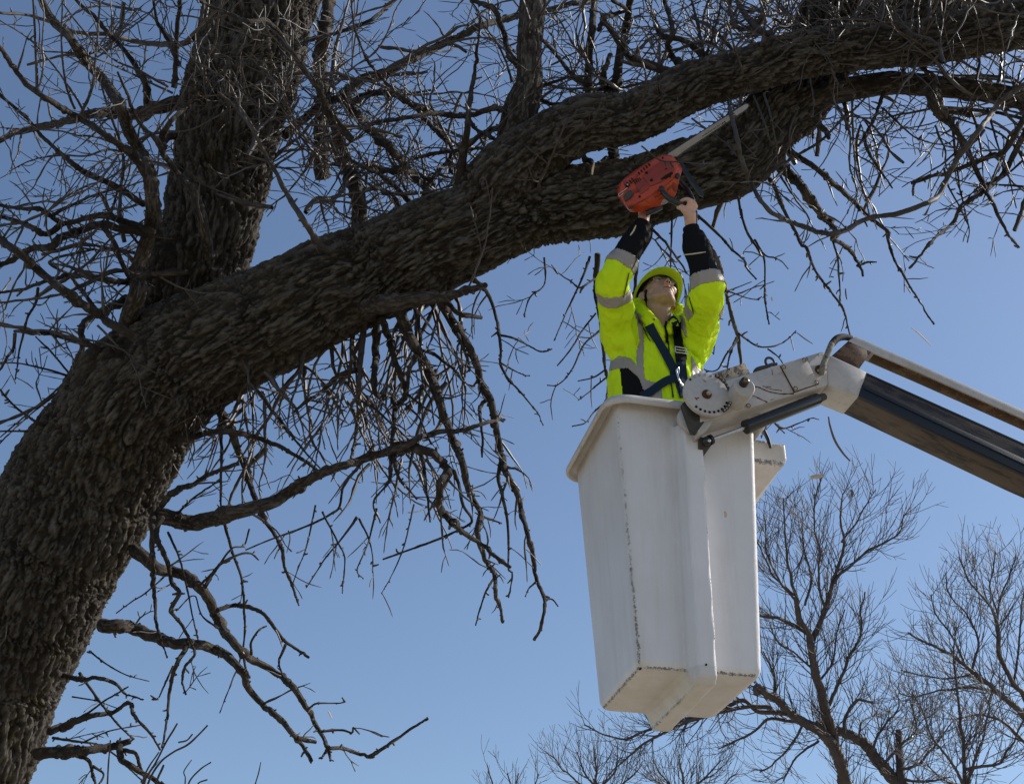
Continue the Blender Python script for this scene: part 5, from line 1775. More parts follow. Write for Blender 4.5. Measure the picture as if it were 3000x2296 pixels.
he((0, .082, -.084), (.022, .012, .010))
# neck, trunk, legs
nk = P(1932, 960, 6.50)
body.tube([hp_((0, -.02, .0)), hp_((0, -.018, -.055)), nk, nk - bz * 0.06], [.056, .056, .060, .072], 20, 16)
TOR = [(4.36, .665, 5.42, .165, .125), (4.52, .665, 5.42, .160, .120), (4.68, .668, 5.41, .150, .112), (4.85, .675, 5.40, .165, .118), (5.0, .685, 5.40, .178, .120), (5.10, .695, 5.41, .165, .10), (5.17, .70, 5.42, .11, .08)]


def stack(mb, rows, n=28):
    V = []
    for z, cx, cy, rx, ry in rows:
        for j in range(n):
            t = 2 * math.pi * j / n
            V.append((cx + rx * math.cos(t), cy + ry * math.sin(t), z))
    F = []
    for i in range(len(rows) - 1):
        for j in range(n):
            F.append((i * n + j, i * n + (j + 1) % n, (i + 1) * n + (j + 1) % n, (i + 1) * n + j))
    F.append(tuple(range(n - 1, -1, -1)))
    F.append(tuple(range((len(rows) - 1) * n, len(rows) * n)))
    mb.add(V, F)


stack(body, TOR)
for sg in (-1, 1):
    body.tube([(.665 + sg * .085, 5.42, 4.42), (.665 + sg * .11, 5.40, 4.0), (.665 + sg * .115, 5.42, FLOOR + 0.12)], [.088, .062, .045], 16, 16)
    body.tube([(.665 + sg * .115, 5.44, FLOOR + 0.09), (.665 + sg * .125, 5.28, FLOOR + 0.07)], [.045, .035], 12)
# arms under the sleeves
for S, E, W in ((shR, elR, wrR), (shL, elL, wrL)):
    body.tube([S, (S + E) / 2, E, (E + W) / 2, W], [.052, .050, .040, .038, .027], 16, 30)


def fist(wr, c, grip, up, out, thumb_side, sc=1.0):
    """hand closed round a bar.  c: bar centre, grip: bar axis (index to little), up: away from the wrist, out: back of hand"""
    grip, up, out = nrm(grip), nrm(up), nrm(out)
    palm = c - up * 0.026 * sc + out * 0.016 * sc
    Mx = np.column_stack([grip, up, out])
    body.tube([wr, wr * 0.45 + palm * 0.55, palm], [.0265, .028, .031], 14, 12)
    body.ellipsoid(palm, (.042 * sc, .038 * sc, .019 * sc), Mx, 20, 12)
    body.ellipsoid(c + out * 0.022 * sc + up * 0.006, (.040 * sc, .022 * sc, .014 * sc), Mx, 16, 10)
    for k, (w_, l_) in enumerate(((-1.5, 1.0), (-0.5, 1.08), (0.5, 1.02), (1.5, 0.86))):
        o_ = grip * (w_ * 0.0195 * sc)
        ps = [c + o_ + out * 0.022 + up * 0.002, c + o_ + out * 0.027 * l_ + up * 0.020 * l_, c + o_ + out * 0.006 + up * 0.027 * l_,
              c + o_ - out * 0.017 * l_ + up * 0.019 * l_, c + o_ - out * 0.023 * l_ - up * 0.002, c + o_ - out * 0.012 - up * 0.018 * l_]
        body.tube(ps, [.0105, .0108, .0098, .0094, .0088, .0075], 10, 18)
    t0 = palm + grip * (-0.030 * thumb_side) - out * 0.004
    body.tube([t0 - up * 0.008, t0 + up * 0.012 - out * 0.018 - grip * 0.008 * thumb_side, c - grip * 0.036 * thumb_side - out * 0.022 - up * 0.014, c - grip * 0.020 * thumb_side - out * 0.032 - up * 0.004],
              [.016, .0145, .0115, .009], 10, 14)


gripL = P(2010, 604, 6.27)
gdir = nrm(AX * 0.62 - UP * 0.25 + FW * 0.75)
upL = nrm(AX * 0.05 + UP * 1.0)
outL = nrm(np.cross(gdir, upL))
if np.dot(outL, AX) < 0:
    outL = -outL
upL = nrm(np.cross(outL, gdir))
if np.dot(upL, UP) < 0:
    upL = -upL
fist(wrL, gripL + gdir * 0.012, gdir, upL, nrm(outL + AX * 0.25), 1)
gripR = P(1893, 600, 6.44)
fist(wrR, gripR, nrm(AX * 0.8 + UP * 0.4 + FW * 0.4), nrm(UP * 0.9 - AX * 0.2), nrm(FW * 0.7 - AX * 0.5), 1, 0.95)
V, F = body.arr()
V, F = remesh(V, F, 0.0046, 3, 0.5)
nz = fbm(V * 120, 2, 3) - 0.5
V = V + np.array([0, 0, 1]) * (nz * 0.0006)[:, None]
bd = new_obj('body', V, F, SKIN, per)

# small face features
for sg in (-1, 1):
    m = MB()
    m.ellipsoid(hp_((sg * .032, .0835, .014)), (.0135, .0095, .0065), HM, 16, 10)
    e_ = m.build('eye', EYEWHITE, per)
    m = MB()
    m.ellipsoid(hp_((sg * .032, .0915, .0145)), (.0055, .0025, .0050), HM, 12, 8)
    m.build('iris', DARKEYE, e_)
    m = MB()
    m.tube([hp_((sg * .014, .095, .033)), hp_((sg * .032, .0985, .038)), hp_((sg * .050, .086, .034))], [.003, .0038, .002], 8, 12)
    m.build('eyebrow', HAIR, per)
    m = MB()
    m.ellipsoid(hp_((sg * .0068, .116, -.0365)), (.0040, .0046, .0026), HM, 12, 8)
    m.build('nostril', HOLE, per)  # solid dark oval, inner shade given by colour
m = MB()
m.tube([hp_((-.024, .0935, -.0655)), hp_((-.010, .1045, -.0668)), hp_((0, .1058, -.0662)), (hp_((.012, .1035, -.0668))), hp_((.026, .0925, -.0645))], [.0015, .0026, .003, .0026, .0015], 8, 20)
m.build('mouth', LIPS, per)
# hair on the sides and back of the head
hm = MB()
hm.ellipsoid(hp_((0, -.026, .030)), (.0785, .088, .078), HM, 40, 28)
V, F = hm.arr()
V = V + (fbm(V * 90, 2) - 0.5)[:, None] * 0.004
new_obj('hair', V, F, HAIR, per)

# hard hat


def hat_grid(rows, name, mat, n=72):
    V = []
    for fn in rows:
        for j in range(n):
            t = 2 * math.pi * j / n
            V.append(hp_(fn(t)))
    F = []
    k = len(rows)
    for i in range(k - 1):
        for j in range(n):
            F.append((i * n + j, i * n + (j + 1) % n, (i + 1) * n + (j + 1) % n, (i + 1) * n + j))
    F.append(tuple(range(n)))
    F.append(tuple(range((k - 1) * n, k * n))[::-1])
    m = MB()
    m.add(V, F)
    return m.build(name, mat, per)


ZB = 0.046
HS = 0.94


def dome(k, zr, rx, ry):
    return lambda t: (HS * rx * k * math.cos(t), -.012 + HS * ry * k * math.sin(t), ZB + zr)


def brim(w0, dz):
    def f(t):
        s = max(0.0, math.sin(t))
        w = w0 * (0.013 + 0.042 * s ** 2.2)
        return (HS * (.108 + w) * math.cos(t), -.012 + HS * (.130 + w * 0.95) * math.sin(t), ZB + dz - w * 0.22)
    return f


rows = []
for a in (2, 20, 40, 60, 78):
    rows.append(dome(math.sin(R_(a)), 0.100 * math.cos(R_(a)), .104, .126))
rows += [brim(0.0, -0.006), brim(0.55, -0.007), brim(1.0, -0.009), brim(1.03, -0.004), brim(0.55, 0.0), brim(0.05, 0.003)]
for a in (78, 60, 40, 20, 2):
    rows.append(dome(math.sin(R_(a)), 0.106 * math.cos(R_(a)), .109, .131))
hat = hat_grid(rows, 'hard_hat', HAT)
m = MB()
V = []
n = 60
for (rx, ry, z, fr) in ((.083, .104, .040, 0), (.0875, .109, .040, 0), (.0885, .111, .082, 0), (.083, .104, .082, 0)):
    for j in range(n):
        t = 2 * math.pi * j / n
        V.append(hp_((rx * math.cos(t), -.012 + ry * math.sin(t), z + 0.008 * math.sin(t))))
F = []
for i in range(4):
    for j in range(n):
        F.append((i * n + j, i * n + (j + 1) % n, ((i + 1) % 4) * n + (j + 1) % n, ((i + 1) % 4) * n + j))
m.add(V, F)
m.build('headband', SWEAT, hat)
m = MB()
for t in (30, 75, 105, 150, 210, 250, 290, 330):
    t = R_(t)
    m.tube([hp_((.090 * math.cos(t), -.012 + .112 * math.sin(t), .062)), hp_((.104 * math.cos(t), -.012 + .126 * math.sin(t), .056))], 0.006, 6)
m.build('suspension_clip', SWEAT, hat)

# glasses
gl = MB()
for sg in (-1, 1):
    pts = []
    for a in range(0, 361, 15):
        ca, sa = math.cos(R_(a)), math.sin(R_(a))
        ex = abs(ca) ** 0.6 * (1 if ca > 0 else -1)
        ez = abs(sa) ** 0.6 * (1 if sa > 0 else -1)
        xx = sg * .033 + .0245 * ex
        pts.append(hp_((xx, .112 - abs(xx) ** 2 * 4.5, .008 + .0145 * ez)))
    gl.tube(pts, 0.0016, 6)
    gl.tube([hp_((sg * .0575, .097, .014)), hp_((sg * .071, .075, .016)), hp_((sg * .082, .010, .014))], 0.0014, 6)
gl.tube([hp_((-.009, .112, .012)), hp_((0, .1165, .015)), hp_((.009, .112, .012))], 0.0014, 6, 8)
gg = gl.build('glasses', WIRE, per)
for sg in (-1, 1):
    m = MB()
    pts = []
    for a in range(0, 360, 18):
        ca, sa = math.cos(R_(a)), math.sin(R_(a))
        xx = sg * .033 + .0235 * abs(ca) ** 0.6 * (1 if ca > 0 else -1)
        pts.append(hp_((xx, .1118 - abs(xx) ** 2 * 4.5, .008 + .0135 * abs(sa) ** 0.6 * (1 if sa > 0 else -1))))
    m.prism(pts, HM @ np.array([0, 0.0012, 0]))
    m.build('lens', LENS, gg, False)

# trousers and boots (inside the bucket)
tr_ = MB()
stack(tr_, [(4.30, .665, 5.42, .175, .135), (4.40, .665, 5.42, .185, .145), (4.60, .665, 5.42, .178, .138)])
for sg in (-1, 1):
    tr_.tube([(.665 + sg * .085, 5.42, 4.45), (.665 + sg * .11, 5.40, 4.0), (.665 + sg * .115, 5.42, FLOOR + 0.11)], [.10, .078, .07], 18, 16)
V, F = tr_.arr()
V, F = remesh(V, F, 0.012, 3)
new_obj('trousers', V, F, DENIM, per)
for sg in (-1, 1):
    m = MB()
    m.tube([(.665 + sg * .115, 5.46, FLOOR + 0.055), (.665 + sg * .12, 5.36, FLOOR + 0.055), (.665 + sg * .128, 5.22, FLOOR + 0.045)], [.052, .053, .044], 14, 12)
    m.tube([(.665 + sg * .115, 5.44, FLOOR + 0.05), (.665 + sg * .115, 5.43, FLOOR + 0.22)], [.055, .058], 14)
    m.build('boot', BLACKPL, per)

# jacket
jk = MB()
stack(jk, [(4.42, .655, 5.42, .190, .150), (4.55, .652, 5.42, .200, .158), (4.68, .655, 5.41, .200, .155), (4.80, .662, 5.41, .205, .155), (4.93, .672, 5.40, .212, .150),
           (5.04, .685, 5.40, .210, .135), (5.12, .695, 5.41, .185, .115), (5.18, .70, 5.42, .12, .09)], 40)
jk.tube([shR + np.array([.06, .02, -.12]), shR + np.array([.01, 0, -.02]), shR * .5 + elR * .5, elR, elR * .62 + wrR * .38, elR * .3 + wrR * .7, wrR + (elR - wrR) * 0.08],
        [.082, .082, .077, .068, .060, .052, .040], 24, 40)
jk.tube([shL + np.array([-.06, .02, -.12]), shL + np.array([-.01, 0, -.02]), shL * .5 + elL * .5, elL, elL * .62 + wrL * .38, elL * .3 + wrL * .7, wrL + (elL - wrL) * 0.08],
        [.082, .083, .080, .071, .059, .050, .038], 24, 40)
jk.ellipsoid(P(1835, 1000, 6.40), (.10, .09, .10))
jk.ellipsoid(P(2035, 985, 6.40), (.09, .09, .10))
# hood lying round the neck
jk.tube([P(1945, 985, 6.30), P(1915, 950, 6.33), P(1888, 920, 6.40), P(1868, 905, 6.48), P(1880, 893, 6.60), P(1935, 900, 6.68), P(1985, 905, 6.62), P(1998, 925, 6.48), P(1978, 945, 6.36), P(1955, 968, 6.31)],
        [.012, .020, .025, .027, .027, .028, .025, .021, .019, .012], 14, 60)
jk.ellipsoid(P(1888, 958, 6.44), (.06, .05, .055))
jk.ellipsoid(P(1985, 962, 6.44), (.05, .05, .05))
jk.tube([P(1900, 955, 6.35), P(1925, 985, 6.31), P(1952, 1000, 6.29)], [.018, .016, .008], 10, 16)
V, F = jk.arr()
V, F = remesh(V, F, 0.0056, 5, 0.5)


def seg_t(X, A_, B_):
    d = B_ - A_
    t = ((X - A_) @ d) / (d @ d)
    tc = np.clip(t, 0, 1)
    return t, np.linalg.norm(X - (A_ + tc[:, None] * d), axis=1)


# wrinkles: noise stretched along the sleeves and down the body
me_tmp = new_obj('tmpj', V, F, None)
nv = np.zeros(len(V) * 3, dtype=np.float32)
me_tmp.data.vertices.foreach_get('normal', nv)
nv = nv.reshape(-1, 3)
bpy.data.objects.remove(me_tmp)
lo = V - np.array([.67, 5.4, 4.8])
w1 = 1 - np.abs(fbm(np.column_stack([lo[:, 0] * 13, lo[:, 1] * 13, lo[:, 2] * 4.0]) + 40, 3, 2) * 2 - 1) * 2
w2 = fbm(V * 11, 3, 7) - 0.5
w3 = 1 - np.abs(fbm(np.column_stack([(lo[:, 0] * .7 + lo[:, 2] * .5) * 20, lo[:, 1] * 12, (lo[:, 2] - lo[:, 0]) * 5]) + 9, 2, 4) * 2 - 1) * 2
V = V + nv * (w1 * 0.014 + w2 * 0.012 + np.clip(w3, 0, 1) * 0.009 - 0.007)[:, None]

cen = np.array([V[list(f)].mean(0) for f in F])
kind = np.zeros(len(F), dtype=int)      # 0 lime 1 tape 2 black
D3 = cen - CAM
zz = D3 @ FW
PX = 1500 + FOC * (D3 @ AX) / zz
PY = 1148 - FOC * (D3 @ UP) / zz


def inpoly(x, y, poly):
    c = np.zeros(len(x), dtype=bool)
    n = len(poly)
    for i in range(n):
        x0, y0 = poly[i]
        x1, y1 = poly[(i + 1) % n]
        m = ((y0 > y) != (y1 > y)) & (x < (x1 - x0) * (y - y0) / ((y1 - y0) + 1e-9) + x0)
        c ^= m
    return c


front = cen[:, 1] < 5.43
for poly, kd in (([(1815, 1074), (1845, 1076), (1874, 1100), (1912, 1185), (1828, 1185)], 2),
                 ([(1860, 912), (1880, 924), (1886, 1010), (1884, 1060), (1890, 1118), (1935, 1175), (1900, 1180), (1870, 1100), (1864, 1040), (1873, 1000), (1868, 950)], 1),
                 ([(1770, 1090), (1788, 1060), (1815, 1043), (1850, 1052), (1870, 1078), (1892, 1113), (1938, 1128), (1942, 1180), (1905, 1180), (1870, 1104), (1840, 1078), (1805, 1080)], 1),
                 ([(1992, 925), (2006, 930), (2014, 990), (2008, 985), (1996, 955)], 1), ([(2024, 1040), (2046, 1082), (2048, 1110), (2028, 1110)], 1),
                 ([(2043, 1083), (2090, 1080), (2090, 1110), (2043, 1110)], 1)):
    mk = inpoly(PX, PY, poly) & front
    kind[mk] = kd
back = ~front
kind[back & (np.abs(cen[:, 2] - 4.74) < 0.028)] = 1
kind[back & (np.abs(np.abs(cen[:, 0] - .68) - .10) < 0.025) & (cen[:, 2] < 5.15)] = 1
for S, E, W, b1, b2, bk_, mk in ((shR, elR, wrR, (.68, .86), (1.20, 1.40), 1.40, -1), (shL, elL, wrL, (.46, .70), (1.04, 1.24), 1.24, 1)):
    t1, d1 = seg_t(cen, S, E)
    t2, d2 = seg_t(cen, E, W)
    arm = np.where(t2 > 0.02, 1 + t2, np.clip(t1, -1, 1.1))
    arm = np.where(t2 > 0.02, arm, np.where(t1 > 0.98, 1.0 + np.clip(t2, -0.05, 1), t1))
    near = (np.minimum(d1, d2) < 0.13) & (((cen[:, 0] - .685) * mk > 0.05) | (t2 > 0.3)) & (cen[:, 2] > 5.14)
    kind[near & (arm > b1[0]) & (arm < b1[1])] = 1
    kind[near & (arm > b2[0]) & (arm <= b2[1])] = 1
    kind[near & (arm > bk_)] = 2


def sub_mesh(mask, offset):
    ids = np.nonzero(mask)[0]
    used = sorted({i for k in ids for i in F[k]})
    mp = {v: i for i, v in enumerate(used)}
    return V[used] + nv[used] * offset, [tuple(mp[i] for i in F[k]) for k in ids]


vv, ff = sub_mesh(kind != 2, 0)
jacket = new_obj('jacket', vv, ff, LIME, per)


def comps(mask):
    ids = np.nonzero(mask)[0]
    adj = {}
    for k in ids:
        for i in F[k]:
            adj.setdefault(i, []).append(k)
    seen = set()
    out = []
    for k in ids:
        if k in seen:
            continue
        st = [k]
        seen.add(k)
        c = []
        while st:
            a = st.pop()
            c.append(a)
            for i in F[a]:
                for b in adj[i]:
                    if b not in seen:
                        seen.add(b)
                        st.append(b)
        out.append(c)
    return out


for c in comps(kind == 2):
    mk = np.zeros(len(F), dtype=bool)
    mk[c] = True
    vv, ff = sub_mesh(mk, 0)
    new_obj('black_panel', vv, ff, BLACKCLOTH, jacket)
for c in comps(kind == 1):
    if len(c) < 30:
        continue
    mk = np.zeros(len(F), dtype=bool)
    mk[c] = True
    vv, ff = sub_mesh(mk, 0.0022)
    o = new_obj('reflective_band', vv, ff, SILVER, jacket)
    sm = o.modifiers.new('t', 'SOLIDIFY')
    sm.thickness = 0.002
    sm.offset = -0.2

bvh = BVHTree.FromPolygons([tuple(x) for x in V], F)


def surf(px, py, lift_=0.005, dflt=6.3):
    p0 = Vector(CAM)
    d = Vector(P(px, py, 1.0) - CAM).normalized()
    h, nn, i, dist = bvh.ray_cast(p0, d)
    if h is None:
        return P(px, py, dflt), -FW
    n = np.array(nn)
    if np.dot(n, FW) > 0:
        n = -n
    return np.array(h) + n * lift_, n


def ribbon(name, poly, w, mat, parent, n=40, lift_=0.006):
    pts = catmull(np.array([(x, y, 0.0) for x, y in poly]), n)[:, :2]
    T = np.gradient(pts, axis=0)
    T /= np.linalg.norm(T, axis=1)[:, None]
    Nn = np.column_stack([-T[:, 1], T[:, 0]])
    K = 5
    top, bot = [], []
    for i in range(n):
        for k in range(K):
            s = (k / (K - 1) - 0.5) * w
            a, nn = surf(*(pts[i] + Nn[i] * s), lift_)
            top.append(a)
            bot.append(a + FW * 0.003)
    top = np.array(top).reshape(n, K, 3)
    # a strap lies taut: even out the surface ripples along its length
    for _ in range(6):
        top[1:-1] = (top[:-2] + 2 * top[1:-1] + top[2:]) / 4
    top = top.reshape(-1, 3) - FW * 0.003
    bot = top + FW * 0.0035
    V2 = np.vstack([top, bot])
    F2 = []
    m_ = n * K
    for i in range(n - 1):
        for k in range(K - 1):
            a = i * K + k
            F2.append((a, a + 1, a + K + 1, a + K))
            F2.append((m_ + a, m_ + a + K, m_ + a + K + 1, m_ + a + 1))
        for k in (0, K - 1):
            a = i * K + k
            F2.append((a, a + K, m_ + a + K, m_ + a))
    m = MB()
    m.add(V2, F2)
    return m.build(name, mat, parent)


har = ribbon('harness', [(1903, 952), (1920, 985), (1945, 1030), (1965, 1070), (1985, 1110), (1998, 1150), (2002, 1165)], 25, NAVY, per)
ribbon('shoulder_strap', [(1968, 930), (1980, 940), (1984, 975), (1987, 1010), (1990, 1045), (1996, 1090), (2003, 1150), (2005, 1165)], 28, NAVY, har, 40, 0.009)
ribbon('strap_sleeve', [(1981, 955), (1985, 980), (1988, 1018)], 31, BLACKCLOTH, har, 20, 0.013)
ribbon('adjuster_sleeve', [(1989, 1042), (1992, 1060)], 30, BLACKCLOTH, har, 10, 0.013)
ribbon('waist_strap', [(1880, 1165), (1905, 1150), (1935, 1128), (1965, 1112), (1985, 1108)], 24, NAVY, har, 30, 0.011)
ribbon('chest_cord', [(1952, 940), (1950, 965), (1953, 1008)], 7, BLACKCLOTH, har, 20, 0.008)
ribbon('zipper', [(1958, 1000), (1962, 1060), (1966, 1120), (1972, 1165)], 4, SEAM, jacket, 30, 0.003)
for s in ([(1842, 800), (1835, 830), (1826, 870)], [(1850, 790), (1860, 770), (1868, 745)], [(2016, 830), (2020, 870), (2032, 915)], [(1862, 930), (1880, 955), (1895, 985), (1905, 1000)]):
    ribbon('seam', s, 2.2, SEAM, jacket, 16, 0.0035)
m = MB()
bc = [surf(x, y, 0.018)[0] for x, y in ((1973, 1023), (2006, 1026), (2007, 1042), (1974, 1038))]
bc = [b - FW * 0.004 for b in bc]
for i in range(4):
    m.tube([bc[i], bc[(i + 1) % 4]], 0.0028, 8)
m.tube([(bc[0] + bc[3]) / 2, (bc[1] + bc[2]) / 2], 0.0026, 8)
m.build('buckle', STEEL, har)
m = MB()
cp = [surf(x, y, 0.02)[0] for x, y in ((1974, 1090), (1981, 1082), (1986, 1092), (1983, 1110), (1990, 1128), (1997, 1138), (1989, 1136), (1981, 1122), (1975, 1104), (1973, 1090))]
m.tube(cp, 0.0042, 10, 40)
m.build('snap_hook', STEEL, har)
m = MB()
s0 = surf(1915, 936, 0.002)[0]
pts = [s0 + AX * .004 * math.cos(R_(a)) + UP * .004 * math.sin(R_(a)) - FW * 0.003 for a in range(0, 361, 30)]
m.tube(pts, 0.0013, 6)
m.build('eyelet', SEAM, jacket)
# knitted cuffs
for E, W, r0 in ((elR, wrR, .041), (elL, wrL, .039)):
    d = nrm(W - E)
    m = MB()
    m.tube([W - d * 0.055, W - d * 0.04, W - d * 0.015, W + d * 0.004, W + d * 0.008], [r0 * 1.05, r0 * 1.08, r0 * 1.0, r0 * 0.97, r0 * 0.86], 28, 18)
    m.build('cuff', BLACKCLOTH, jacket)

# ------------------------------------------------------------------ chainsaw
sc0 = P(1905, 545, 6.40)
saw = thing('chainsaw', sc0, 'orange chainsaw seen from below, its bar pointing up to the right, held overhead', 'chainsaw')
C1 = [(1938, 464), (1967, 466), (1984, 487), (1979, 512), (1940, 546), (1904, 572), (1872, 592), (1852, 602), (1832, 596), (1818, 573), (1823, 532), (1862, 507)]
C2 = [(1930, 457), (1968, 456), (1998, 492), (1992, 520), (1980, 570), (1960, 590), (1921, 612), (1880, 620), (1846, 620), (1811, 576), (1813, 541), (1853, 504)]
C1D = [6.37, 6.35, 6.33, 6.315, 6.30, 6.29, 6.29, 6.29, 6.30, 6.32, 6.34, 6.36]
C2D = [6.40, 6.38, 6.36, 6.34, 6.35, 6.35, 6.34, 6.34, 6.34, 6.36, 6.38, 6.40]
cx_, cy_ = 1905, 540
C3 = [(cx_ + (x - cx_) * 0.94, cy_ + (y - cy_) * 0.94 - 2) for x, y in C2]
C4 = [(cx_ + (x - cx_) * 0.7, cy_ + (y - cy_) * 0.66 - 4) for x, y in C2]


def sub_closed(pts, k=4):
    pts = np.array(pts)
    n = len(pts)
    out = []
    for i in range(n):
        p0, p1, p2, p3 = pts[i - 1], pts[i], pts[(i + 1) % n], pts[(i + 2) % n]
        for j in range(k):
            t = j / k
            a = 0.35
            m1, m2 = a * (p2 - p0), a * (p3 - p1)
            out.append((2 * t**3 - 3 * t**2 + 1) * p1 + (t**3 - 2 * t**2 + t) * m1 + (-2 * t**3 + 3 * t**2) * p2 + (t**3 - t**2) * m2)
    return out


rings = [sub_closed([P(x, y, d) for (x, y), d in zip(c, ds)]) for c, ds in
         (([(cx_ + (x - cx_) * .97, cy_ + (y - cy_) * .97) for x, y in C1], [d - 0.004 for d in C1D]), (C1, C1D), (C2, C2D), (C3, [d + 0.08 for d in C2D]), (C4, [d + 0.16 for d in C2D]))]
nk_ = len(rings[0])
V = np.array([p for rg in rings for p in rg])
F = []
for i in range(len(rings) - 1):
    for j in range(nk_):
        F.append((i * nk_ + j, i * nk_ + (j + 1) % nk_, (i + 1) * nk_ + (j + 1) % nk_, (i + 1) * nk_ + j))
F.append(tuple(range(nk_))[::-1])
F.append(tuple(range((len(rings) - 1) * nk_, len(rings) * nk_)))
m = MB()
m.add(V, F)
sbody = m.build('housing', ORANGE, saw)
SV = np.array([tuple(v.co) for v in sbody.data.vertices]) + np.array(saw.location)
sbvh = BVHTree.FromPolygons([tuple(x) for x in SV], [tuple(p.vertices) for p in sbody.data.polygons])


def ssurf(px, py, l=0.0):
    d = Vector(P(px, py, 1.0) - CAM).normalized()
    h, nn, i, dist = sbvh.ray_cast(Vector(CAM), d)
    if h is None:
        return P(px, py, 6.33) - FW * l, -FW
    n = np.array(nn)
    if np.dot(n, FW) > 0:
        n = -n
    return np.array(h) + n * l, n


def splate(name, poly, mat, th=0.004, parent=saw, bevel=0.001):
    pts = []
    ns = []
    for x, y in poly:
        a, n_ = ssurf(x, y, 0)
        pts.append(a)
        ns.append(n_)
    n_ = nrm(np.mean(ns, 0))
    m = MB()
    m.prism([p - n_ * 0.006 for p in pts], n_ * (0.006 + th))
    return m.build(name, mat, parent, True, bevel)


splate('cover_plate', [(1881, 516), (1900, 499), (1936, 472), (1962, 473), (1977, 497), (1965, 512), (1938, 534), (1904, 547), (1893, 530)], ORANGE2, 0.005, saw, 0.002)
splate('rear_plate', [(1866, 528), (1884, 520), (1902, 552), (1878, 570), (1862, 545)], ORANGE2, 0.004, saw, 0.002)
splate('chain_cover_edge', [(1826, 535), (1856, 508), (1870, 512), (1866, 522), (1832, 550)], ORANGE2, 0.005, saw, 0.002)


def shole(x, y, r, name='screw_hole', mat=HOLE):  # default is a solid plug coloured like a shaded hole
    a, n_ = ssurf(x, y, 0)
    m = MB()
    m.tube([a - n_ * 0.004, a + n_ * 0.0062], [r, r], 12)
    return m.build(name, mat, saw)


for x, y, r_ in ((1942, 464, .0042), (1952, 497, .0045), (1894, 508, .0075), (1909, 530, .0078), (1963, 517, .0050), (1874, 577, .0052), (1838, 545, .008)):
    shole(x, y, r_)
shole(1839, 543, 0.004, 'nut', STEEL)


def slot(x0, y0, x1, y1, w, name='vent_slot', mat=HOLE, th=0.0055):  # default colour paints in the shade of an open slot
    d = np.array([x1 - x0, y1 - y0], float)
    n2 = np.array([-d[1], d[0]]) / np.hypot(*d) * w / 2
    splate(name, [(x0 + n2[0], y0 + n2[1]), (x1 + n2[0], y1 + n2[1]), (x1 - n2[0], y1 - n2[1]), (x0 - n2[0], y0 - n2[1])], mat, th, saw, 0)


for k in range(4):
    slot(1857 + k * 5.5, 530 - k * 2.6, 1862 + k * 5.2, 540 - k * 3.2, 2.6)
for k in range(6):
    slot(1917 + k * 4.3, 575 - k * 1.8, 1921 + k * 4.3, 581 - k * 2.6, 1.7, th=0.001)
for k in range(5):
    slot(1929 + k * 4, 582 - k * 1.8, 1931 + k * 4, 586 - k * 2.2, 1.5, th=0.001)
for k in range(5):
    slot(1954 + k * 3.3, 552 - k * 3.0, 1957 + k * 3.3, 560 - k * 3.0, 1.5, th=0.001)
for k in range(5):
    slot(1870 + k * 7.5, 506 - k * 6.2, 1874 + k * 7.5, 511 - k * 6.2, 4.0)
splate('grey_sticker', [(1934, 600), (1942, 585), (1956, 580), (1962, 588), (1950, 598)], GREYPL, 0.0012, saw, 0)
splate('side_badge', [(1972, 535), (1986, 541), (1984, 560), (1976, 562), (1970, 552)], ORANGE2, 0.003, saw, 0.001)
for k in range(4):
    slot(1830 + k * 6.5, 541 - k * 6.0, 1838 + k * 6.5, 550 - k * 6.0, 2.8)
for k in range(5):
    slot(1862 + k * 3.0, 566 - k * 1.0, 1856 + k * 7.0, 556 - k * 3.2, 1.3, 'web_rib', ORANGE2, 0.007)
splate('recess_shade', [(1950, 515), (1968, 505), (1972, 509), (1954, 523), (1938, 530), (1936, 526)], HOLE, 0.0056, saw, 0)  # raised plate, shade of a hollow put into its colour
splate('spring_mount', [(1826, 580), (1836, 566), (1848, 558), (1858, 568), (1848, 582), (1832, 592)], DARKSTEEL, 0.012, saw, 0.004)
splate('rear_vent', [(1838, 606), (1848, 603), (1858, 604), (1855, 611), (1843, 613)], DARKSTEEL, 0.003, saw, 0.002)
m = MB()
m.tube([ssurf(x, y, 0.006)[0] for x, y in ((1838, 553), (1828, 561), (1817, 568), (1818, 574), (1828, 568))], 0.0020, 8, 24)
m.build('wire_clip', STEEL, saw)
# side parting line
m = MB()
m.tube([ssurf(x, y, 0.0005)[0] for x, y in ((1848, 598), (1872, 594), (1905, 576), (1940, 552), (1975, 522), (1988, 500))], 0.0016, 6, 40)
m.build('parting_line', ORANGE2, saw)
# front handle bar: comes off the side, through the fist, back over the top
m = MB()
hpts = [P(1937, 550, 6.30), P(1943, 562, 6.275), P(1957, 579, 6.255), P(1978, 592, 6.25), P(1998, 600, 6.26), gripL + gdir * 0.0, gripL + gdir * 0.05, P(2030, 590, 6.42), P(2010, 550, 6.50), P(1975, 510, 6.50)]
m.tube(hpts, [.0115, .0125, .0135, .0135, .012, .0115, .0115, .012, .012, .012], 16, 60)
hb = m.build('front_handle', BLACKPL, saw)
m = MB()
m.ellipsoid(P(1940, 555, 6.27), (.014, .012, .012), None, 16, 10)
m.build('rubber_mount', BLACKPL, hb)
m = MB()
m.ellipsoid(P(1985, 516, 6.32), (.012, .012, .018), None, 16, 10)
m.build('rubber_mount', BLACKPL, hb)
# rear handle with trigger, going back into the other fist
m = MB()
m.tube([P(1868, 600, 6.42), P(1880, 602, 6.44), P(1905, 596, 6.45), P(1930, 590, 6.42)], [.014, .0125, .0125, .014], 14, 24)
m.build('rear_handle', ORANGE, saw)
m = MB()
m.tube([P(1893, 626, 6.33), P(1912, 617, 6.335), P(1937, 608, 6.36)], [.0125, .0145, .0125], 14, 16)
m.build('trigger_guard', BLACKPL, saw)
